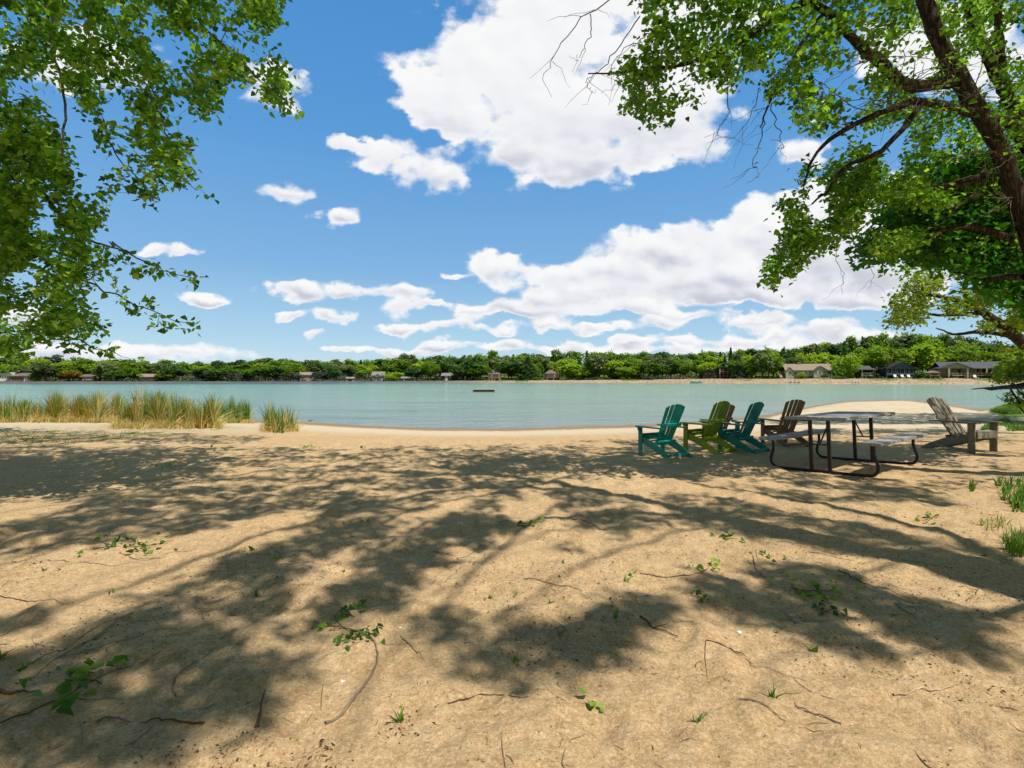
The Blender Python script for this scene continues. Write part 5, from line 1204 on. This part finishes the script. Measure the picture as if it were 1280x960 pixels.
grass_patch('grass', None, [(-40, 538), (120, 538), (190, 541), (170, 548), (60, 556), (-40, 560)], 1500, .05, .012, .8, .1, 'stuff', lean=.8)
def twiggy_bush():
    t = Tree(); g = gpt(1285, 508); Y = g[1]*.0+19.5; b = (unp(1290, 505, Y)); b[2] = float(ground(b[0], b[1]))
    t.limb([b, unp(1282, 500, Y), unp(1270, 487, Y), unp(1262, 470, Y)], .05, .012, 7); t.limb([b, unp(1270, 503, Y), unp(1255, 500, Y), unp(1245, 494, Y)], .03, .008, 6); t.limb([b, unp(1292, 480, Y), unp(1280, 455, Y)], .05, .01, 6)
    t.attract(crown_pts([(1236, 488), (1246, 486), (1262, 502), (1285, 506), (1300, 480), (1262, 490)], 75, Y-.5, Y+.5, .3, 9, 81), .2, 5, .10, .005)
    t.attract(crown_pts([(1240, 478), (1246, 462), (1262, 452), (1300, 435), (1320, 478), (1270, 474)], 240, Y-.5, Y+1.6, .30, 9, 82), .22, 12, .12, .005)
    t.finish('lakeside_shrub', 'twiggy yellow green shrub behind the black parasol at the water', 'shrub', tuple(b), BARK, LEAFY, six=False)
twiggy_bush()

# ------------------------------------------------------------------ sticks, sprigs and litter on the sand
STK = {k: paint_mat('stick_'+k, c, .85, .35, 14, .15, .4) for k, c in dict(pale=(.50, .38, .24), brown=(.14, .085, .045), grey=(.27, .195, .13)).items()}
def stick(pts, r, m, label, forks=(), lift_=.5):
    r *= .72
    P = np.array([gpt(x, y) for x, y in pts]); Q = smooth_poly(P, max(10, len(pts)*7)); n = len(Q)
    Q[:, 2] = ground(Q[:, 0], Q[:, 1])+r*(.75+lift_*1.4*np.abs(np.sin(np.linspace(0, PI*2.3, n)))); Q[:, :2] += np.cumsum(rng.normal(size=(n, 2))*.0018, 0)
    c = Q[0].copy(); T = Tubes(); T.add(Q-c, r*np.linspace(1, .35, n)*(1+.1*rng.normal(size=n).clip(-1, 1)), 7)
    for (i, dx, dy) in forks:
        a = Q[int(i*(n-1))]; e = a+[dx, dy, 0]; S = smooth_poly([a, (a+e)/2+rng.normal(size=3)*[.02, .02, 0], e], 8); S[1:, 2] = ground(S[1:, 0], S[1:, 1])+r*.8; T.add(S-c, r*np.linspace(.6, .2, 8), 5)
    o = link('stick', T.mesh('stick', m)); o.location = c; tag(o, label, 'stick', 'fallen sticks on the sand')
stick([(20, 856), (60, 832), (105, 804), (150, 775), (187, 752)], .0085, STK['pale'], 'long straight pale stick at the lower left, thickest of the twigs there', [(.35, .42, .30), (.6, .12, -.05)])
stick([(0, 864), (20, 866), (50, 869)], .011, STK['brown'], 'short thick dark stick at the left edge below the long pale one')
stick([(405, 906), (432, 888), (452, 862), (468, 838), (471, 815), (463, 798), (440, 788), (426, 782), (421, 770), (430, 763)], .009, STK['grey'], 'long S curved bare branch with green leaves at its far end')
stick([(62, 737), (62, 745), (75, 752), (118, 755)], .006, STK['pale'], 'hooked pale twig above the long straight stick')
stick([(221, 872), (219, 858), (230, 838), (265, 814)], .006, STK['grey'], 'curved thin twig between the leaf sprig and the S curved branch')
stick([(322, 910), (327, 885), (332, 864)], .009, STK['brown'], 'short dark stick pointing away near the bottom centre left')
stick([(0, 796), (14, 789), (23, 780), (24, 771)], .0055, STK['pale'], 'small bent pale twig at the left edge')
stick([(120, 905), (140, 898), (165, 906)], .008, STK['grey'], 'arched grey twig at the bottom left edge')
stick([(86, 870), (120, 873), (165, 869)], .0055, STK['pale'], 'thin pale twig just below the leaf sprig')
stick([(655, 724), (690, 730), (728, 739)], .006, STK['grey'], 'thin grey stick lying alone on the sunlit sand in the middle', [(.7, .12, -.05)])
stick([(800, 717), (850, 720), (880, 713), (890, 700)], .006, STK['grey'], 'thin twig touching the pair of light green leaves')
stick([(715, 649), (735, 653), (762, 663)], .007, STK['brown'], 'short dark stick in the shade below the teal chair')
stick([(941, 695), (945, 712), (966, 726)], .006, STK['grey'], 'curved grey twig in the shade left of the flat leaf patch')
stick([(1048, 713), (1085, 731), (1140, 750)], .007, STK['grey'], 'long straight grey stick in the shade right of the flat leaf patch')
stick([(1117, 869), (1150, 862), (1198, 857)], .0075, STK['pale'], 'pale straight stick on the sunlit sand at the lower right')
stick([(883, 801), (915, 812), (935, 822), (950, 836)], .005, STK['brown'], 'thin forked twig with tiny yellow leaves', [(.02, -.10, -.28), (.35, .05, -.18)])
stick([(925, 875), (955, 882), (982, 906)], .006, STK['grey'], 'bent grey twig at the bottom right of centre')
stick([(800, 771), (820, 786), (846, 796)], .009, STK['brown'], 'dark knobbly stick in a patch of shade at centre right', [(.5, .1, .06)])
stick([(1112, 697), (1150, 703), (1192, 711)], .009, STK['pale'], 'pale stick crossing the broad trunk shadow')
stick([(1208, 752), (1222, 742), (1228, 732)], .005, STK['grey'], 'short thin twig at the right below the trunk shadow', [(.6, -.02, .1)])
stick([(1119, 755), (1128, 763), (1142, 769)], .006, STK['grey'], 'small twig in the clump of shade at lower right')
stick([(200, 640), (240, 634), (262, 632)], .006, STK['pale'], 'pale twig on the sand at middle left')
stick([(400, 826), (430, 812), (475, 798)], .005, STK['pale'], 'thin pale twig crossing toward the S curved branch')
stick([(500, 795), (515, 810), (527, 828)], .005, STK['grey'], 'slender twig right of the S curved branch')
stick([(1050, 905), (1010, 890), (995, 880)], .006, STK['grey'], 'straight twig at the bottom edge right of centre')
stick([(255, 905), (200, 900), (178, 904)], .006, STK['brown'], 'dark twig at the bottom left beside the arched one')
stick([(150, 690), (185, 700), (245, 687)], .005, STK['grey'], 'grey twig under the big flat leaf sprig')
for pts, k_, lb in (([(0, 905), (60, 880), (120, 850), (200, 815)], 'brown', 'thin dark twig running up from the bottom left corner'), ([(40, 830), (110, 790), (165, 770)], 'grey', 'thin grey twig just above the long pale stick'), ([(190, 838), (250, 812), (330, 798)], 'pale', 'faint pale twig right of the long straight stick'),
                    ([(60, 700), (130, 706), (210, 696)], 'grey', 'long thin twig in the shade at the left, above the hooked twig'), ([(560, 880), (600, 868), (660, 872)], 'brown', 'thin twig lying level at the bottom centre'), ([(1010, 690), (1060, 700), (1090, 704)], 'grey', 'thin twig inside the trunk shadow'), ([(700, 560), (740, 566), (775, 563)], 'brown', 'thin twig left of the row of chairs'),
                    ([(0, 745), (40, 752), (70, 748)], 'brown', 'thin dark twig at the left edge level with the hooked twig'), ([(540, 690), (575, 697), (600, 690)], 'grey', 'short thin twig in the middle of the fan of shade')):
    stick(pts, .0042, STK[k_], lb)
SPR = leaf_mat('fallen_leaf', [(0, (0.04, 0.12, 0.012)), (.5, (0.09, 0.21, 0.02)), (1, (0.27, 0.38, 0.05))], .3)
def sprig(px, py, w, d, n, size, label, br=.5, stem=True, up=.03):
    n = int(n*1.6)
    c = gpt(px, py); k = c[1]/F; x = rng.normal(size=n)*w*k*.42; y = rng.normal(size=n)*d; X = c[0]+x; Y = c[1]+y
    C = np.stack([X, Y, ground(X, Y)+rng.uniform(.006, up, n)], -1)-c
    V, Fq, r = leaves_np(C, rng.uniform(.45, 1.1, n)*size*.68, np.clip(rng.normal(br, .22, n), 0, 1), True, .05, .8, (.36, .55), 2.6)
    root = empty('leaf_sprig', c); tag(root, label, 'leaves', 'fallen green leaf sprigs on the sand')
    link('leaves', np_mesh('leaves', V, Fq, SPR, rnd=r), root)
    if stem:
        T = Tubes(); e = rng.normal()*.5; Q = np.stack([np.linspace(-w*k*.5, w*k*.5, 6), np.linspace(-d, d, 6)*e, np.zeros(6)], -1)
        Q[:, 2] = ground(Q[:, 0]+c[0], Q[:, 1]+c[1])-c[2]+.008; T.add(Q, np.linspace(.004, .002, 6), 5); link('stem', T.mesh('stem', STK['brown']), root)
sprig(167, 684, 72, .14, 26, .085, 'broad flat spray of green leaves on the shaded sand at middle left', .45)
sprig(437, 768, 18, .05, 9, .08, 'green leaves at the tip of the S curved branch', .3)
sprig(412, 784, 24, .04, 8, .07, 'light green leaves left of the S curved branch', .7)
sprig(448, 797, 34, .06, 20, .06, 'dark green crumpled leaves tucked under the S curved branch', .15)
sprig(105, 852, 50, .05, 15, .095, 'bright fresh leaf sprig in the lower left, largest leaves on the sand', .55, up=.07)
sprig(75, 893, 26, .025, 4, .10, 'single upright green leaf at the bottom left corner', .3, False, .06)
sprig(657, 658, 22, .05, 8, .085, 'small bright leaf cluster in the centre of the sand', .6)
sprig(790, 720, 0, .0, 1, .05, 'tiny lone green leaf left of the light green pair', .5, False)
sprig(870, 711, 14, .03, 4, .07, 'left one of a pair of light green leaf bits on a twig', .9, False)
sprig(896, 711, 16, .03, 5, .08, 'right one of a pair of light green leaf bits on a twig', .85, False)
sprig(910, 674, 22, .05, 9, .08, 'dull green leaf cluster in the shade below the chairs', .1)
sprig(955, 696, 22, .04, 6, .08, 'yellowish leaf scrap beside the curved grey twig', .85, False)
sprig(874, 745, 13, .05, 8, .05, 'small dark green leaf tuft at the shade edge', .2, False)
sprig(1016, 740, 50, .10, 22, .085, 'flat lime green leaf patch lit by the sun in the right shade', .95)
sprig(1036, 765, 20, .04, 9, .06, 'dark leaf tuft just below the lime green leaf patch', .05)
sprig(1160, 653, 24, .07, 8, .09, 'flat light green leaves on the sand right of the picnic table', .85)
sprig(735, 886, 22, .02, 4, .075, 'vivid lime leaf at the bottom centre', .95, False)
sprig(447, 652, 16, .06, 6, .08, 'tiny light leaf cluster in shade at centre left', .75, False)
sprig(270, 563, 22, .12, 9, .11, 'dark leaf clump lying nearest the lone reeds', .15, False)
sprig(385, 559, 26, .18, 10, .10, 'pale green leaf scraps on the beach right of the lone reeds', .85, False)
sprig(310, 687, 12, .04, 3, .08, 'single bluish green leaf right of the broad flat spray', .2, False)
sprig(345, 699, 10, .03, 3, .06, 'small yellow green leaf in the left centre sun', .9, False)
sprig(208, 583, 22, .12, 8, .09, 'yellowish leaf scraps in the shade below the reeds', .9, False)
sprig(452, 560, 8, .06, 4, .11, 'single dark leaf on the pale beach at centre left', .1, False)
def sprout(px, py, h, label):
    c = gpt(px, py); n = 7; b = np.stack([rng.normal(size=n)*.008, rng.normal(size=n)*.008, np.full(n, -.004)], -1); V, Fq, r = blades(b, h*rng.uniform(.6, 1.1, n), rng.uniform(.1, .8, n), .5, h*.25, 3, .9)
    o = link('sprout', np_mesh('sprout', V, [Fq], GRASS, rnd=r)); o.location = c; tag(o, label, 'sprout', 'tiny green sprouts in the sand')
for px, py, h, lb in ((783, 727, .045, 'little green sprout above the lone stick in the sunlit middle'), (704, 704, .035, 'sprout left of the light green leaf pair, upper one'), (793, 715, .03, 'tiny sprout just left of the thin twig'), (689, 754, .04, 'sprout on the sunlit sand below the lone grey stick'),
                      (769, 771, .045, 'sprout left of the dark knobbly stick'), (646, 742, .03, 'sprout left of the lone grey stick'), (702, 795, .03, 'sprout in the lower sunlit sand, left of the shadow blob'), (645, 828, .05, 'sprout at the lower centre of the sand'),
                      (1018, 814, .05, 'sprout in the shade left of the pale straight stick'), (871, 902, .04, 'sprout at the bottom edge right of the vivid lime leaf'), (502, 903, .06, 'sprout at the bottom edge right of the S curved branch'), (968, 873, .05, 'leafy sprout beside the bent grey twig'),
                      (55, 713, .04, 'sprout at the left above the hooked twig'), (140, 741, .04, 'sprout right of the hooked twig'), (28, 838, .05, 'sprout near the thick end of the long pale stick'), (2, 822, .05, 'sprout at the left edge above the thick dark stick'),
                      (430, 715, .03, 'sprout in the middle left sun'), (613, 748, .035, 'sprout left of centre above the shade'), (320, 745, .04, 'small sprout near the centre left shade'), (1085, 772, .03, 'sprout among the right hand shade')):
    sprout(px, py, h, lb)
def litter():
    n = 30000; Y = 1.6+9*rng.random(n)**1.6; X = rng.uniform(-1.15, 1.15, n)*Y; k = fbm(X*1.3, Y*1.3, 3, .5, 8) > .46; X, Y = X[k], Y[k]; n = len(X)
    C = np.stack([X, Y, ground(X, Y)+.003], -1); V, Fq, r = leaves_np(C, rng.uniform(.007, .017, n)*rng.choice([1, 1, 1, 1.7], n), rng.random(n), False, 0, 1.1, (.10, .3))
    m, T, o = new_mat('bark_crumb'); principled(T, o, T.ramp(T.attr('rnd')['Fac'], [(0, (.05, .03, .015)), (.6, (.13, .075, .035)), (.8, (.33, .22, .11)), (1, (.48, .36, .2))]), .9, .1)
    tag(link('litter', np_mesh('litter', V, Fq, m, rnd=r)), kind='stuff')
    T = Tubes()
    for _ in range(380):
        y = 1.7+8*rng.random()**1.5; x = rng.uniform(-1.1, 1.1)*y; a = rng.uniform(0, PI); L = rng.uniform(.02, .07)*rng.choice([1, 1, 1, 3.5]); q = np.linspace(-.5, .5, 5)*L; bx = rng.normal()*.12*L
        P = np.stack([x+q*math.cos(a)-bx*(q/L*2)**2*math.sin(a), y+q*math.sin(a)+bx*(q/L*2)**2*math.cos(a), q*0], -1); P[:, 2] = ground(P[:, 0], P[:, 1])+.003
        T.add(P, np.array([.5, 1, 1, .9, .4])*rng.uniform(.001, .0022), 4)
    tag(link('twig_litter', T.mesh('twig_litter', STK['grey'])), kind='stuff')
litter()
def stone(px, py, r, label, m):
    bm = bmesh.new(); bmesh.ops.create_icosphere(bm, subdivisions=3, radius=r)
    for v in bm.verts: v.co *= 1+.35*(float(fbm(np.array(v.co.x/r*1.3+px), np.array(v.co.y/r*1.3+v.co.z/r), 3))-.5); v.co.z *= .6
    me = bpy.data.meshes.new('stone'); bm.to_mesh(me); bm.free(); me.materials.append(m); me.polygons.foreach_set('use_smooth', [True]*len(me.polygons)); o = link('stone', me); g = gpt(px, py); o.location = g+[0, 0, r*.2]; tag(o, label, 'stone')
stone(388, 527, .14, 'small dark stone at the waterline right of the lone reeds', paint_mat('wet_stone', (.06, .05, .05), .5, .3))
WP = paint_mat('white_pebble', (.75, .74, .72), .6, .1)
stone(958-34, 791, .014, 'white pebble right of the dark shadow blob', WP); stone(500, 785, .008, 'tiny white pebble right of the S curved branch', WP); stone(428, 852, .009, 'tiny white pebble left of the S curved branch', WP)
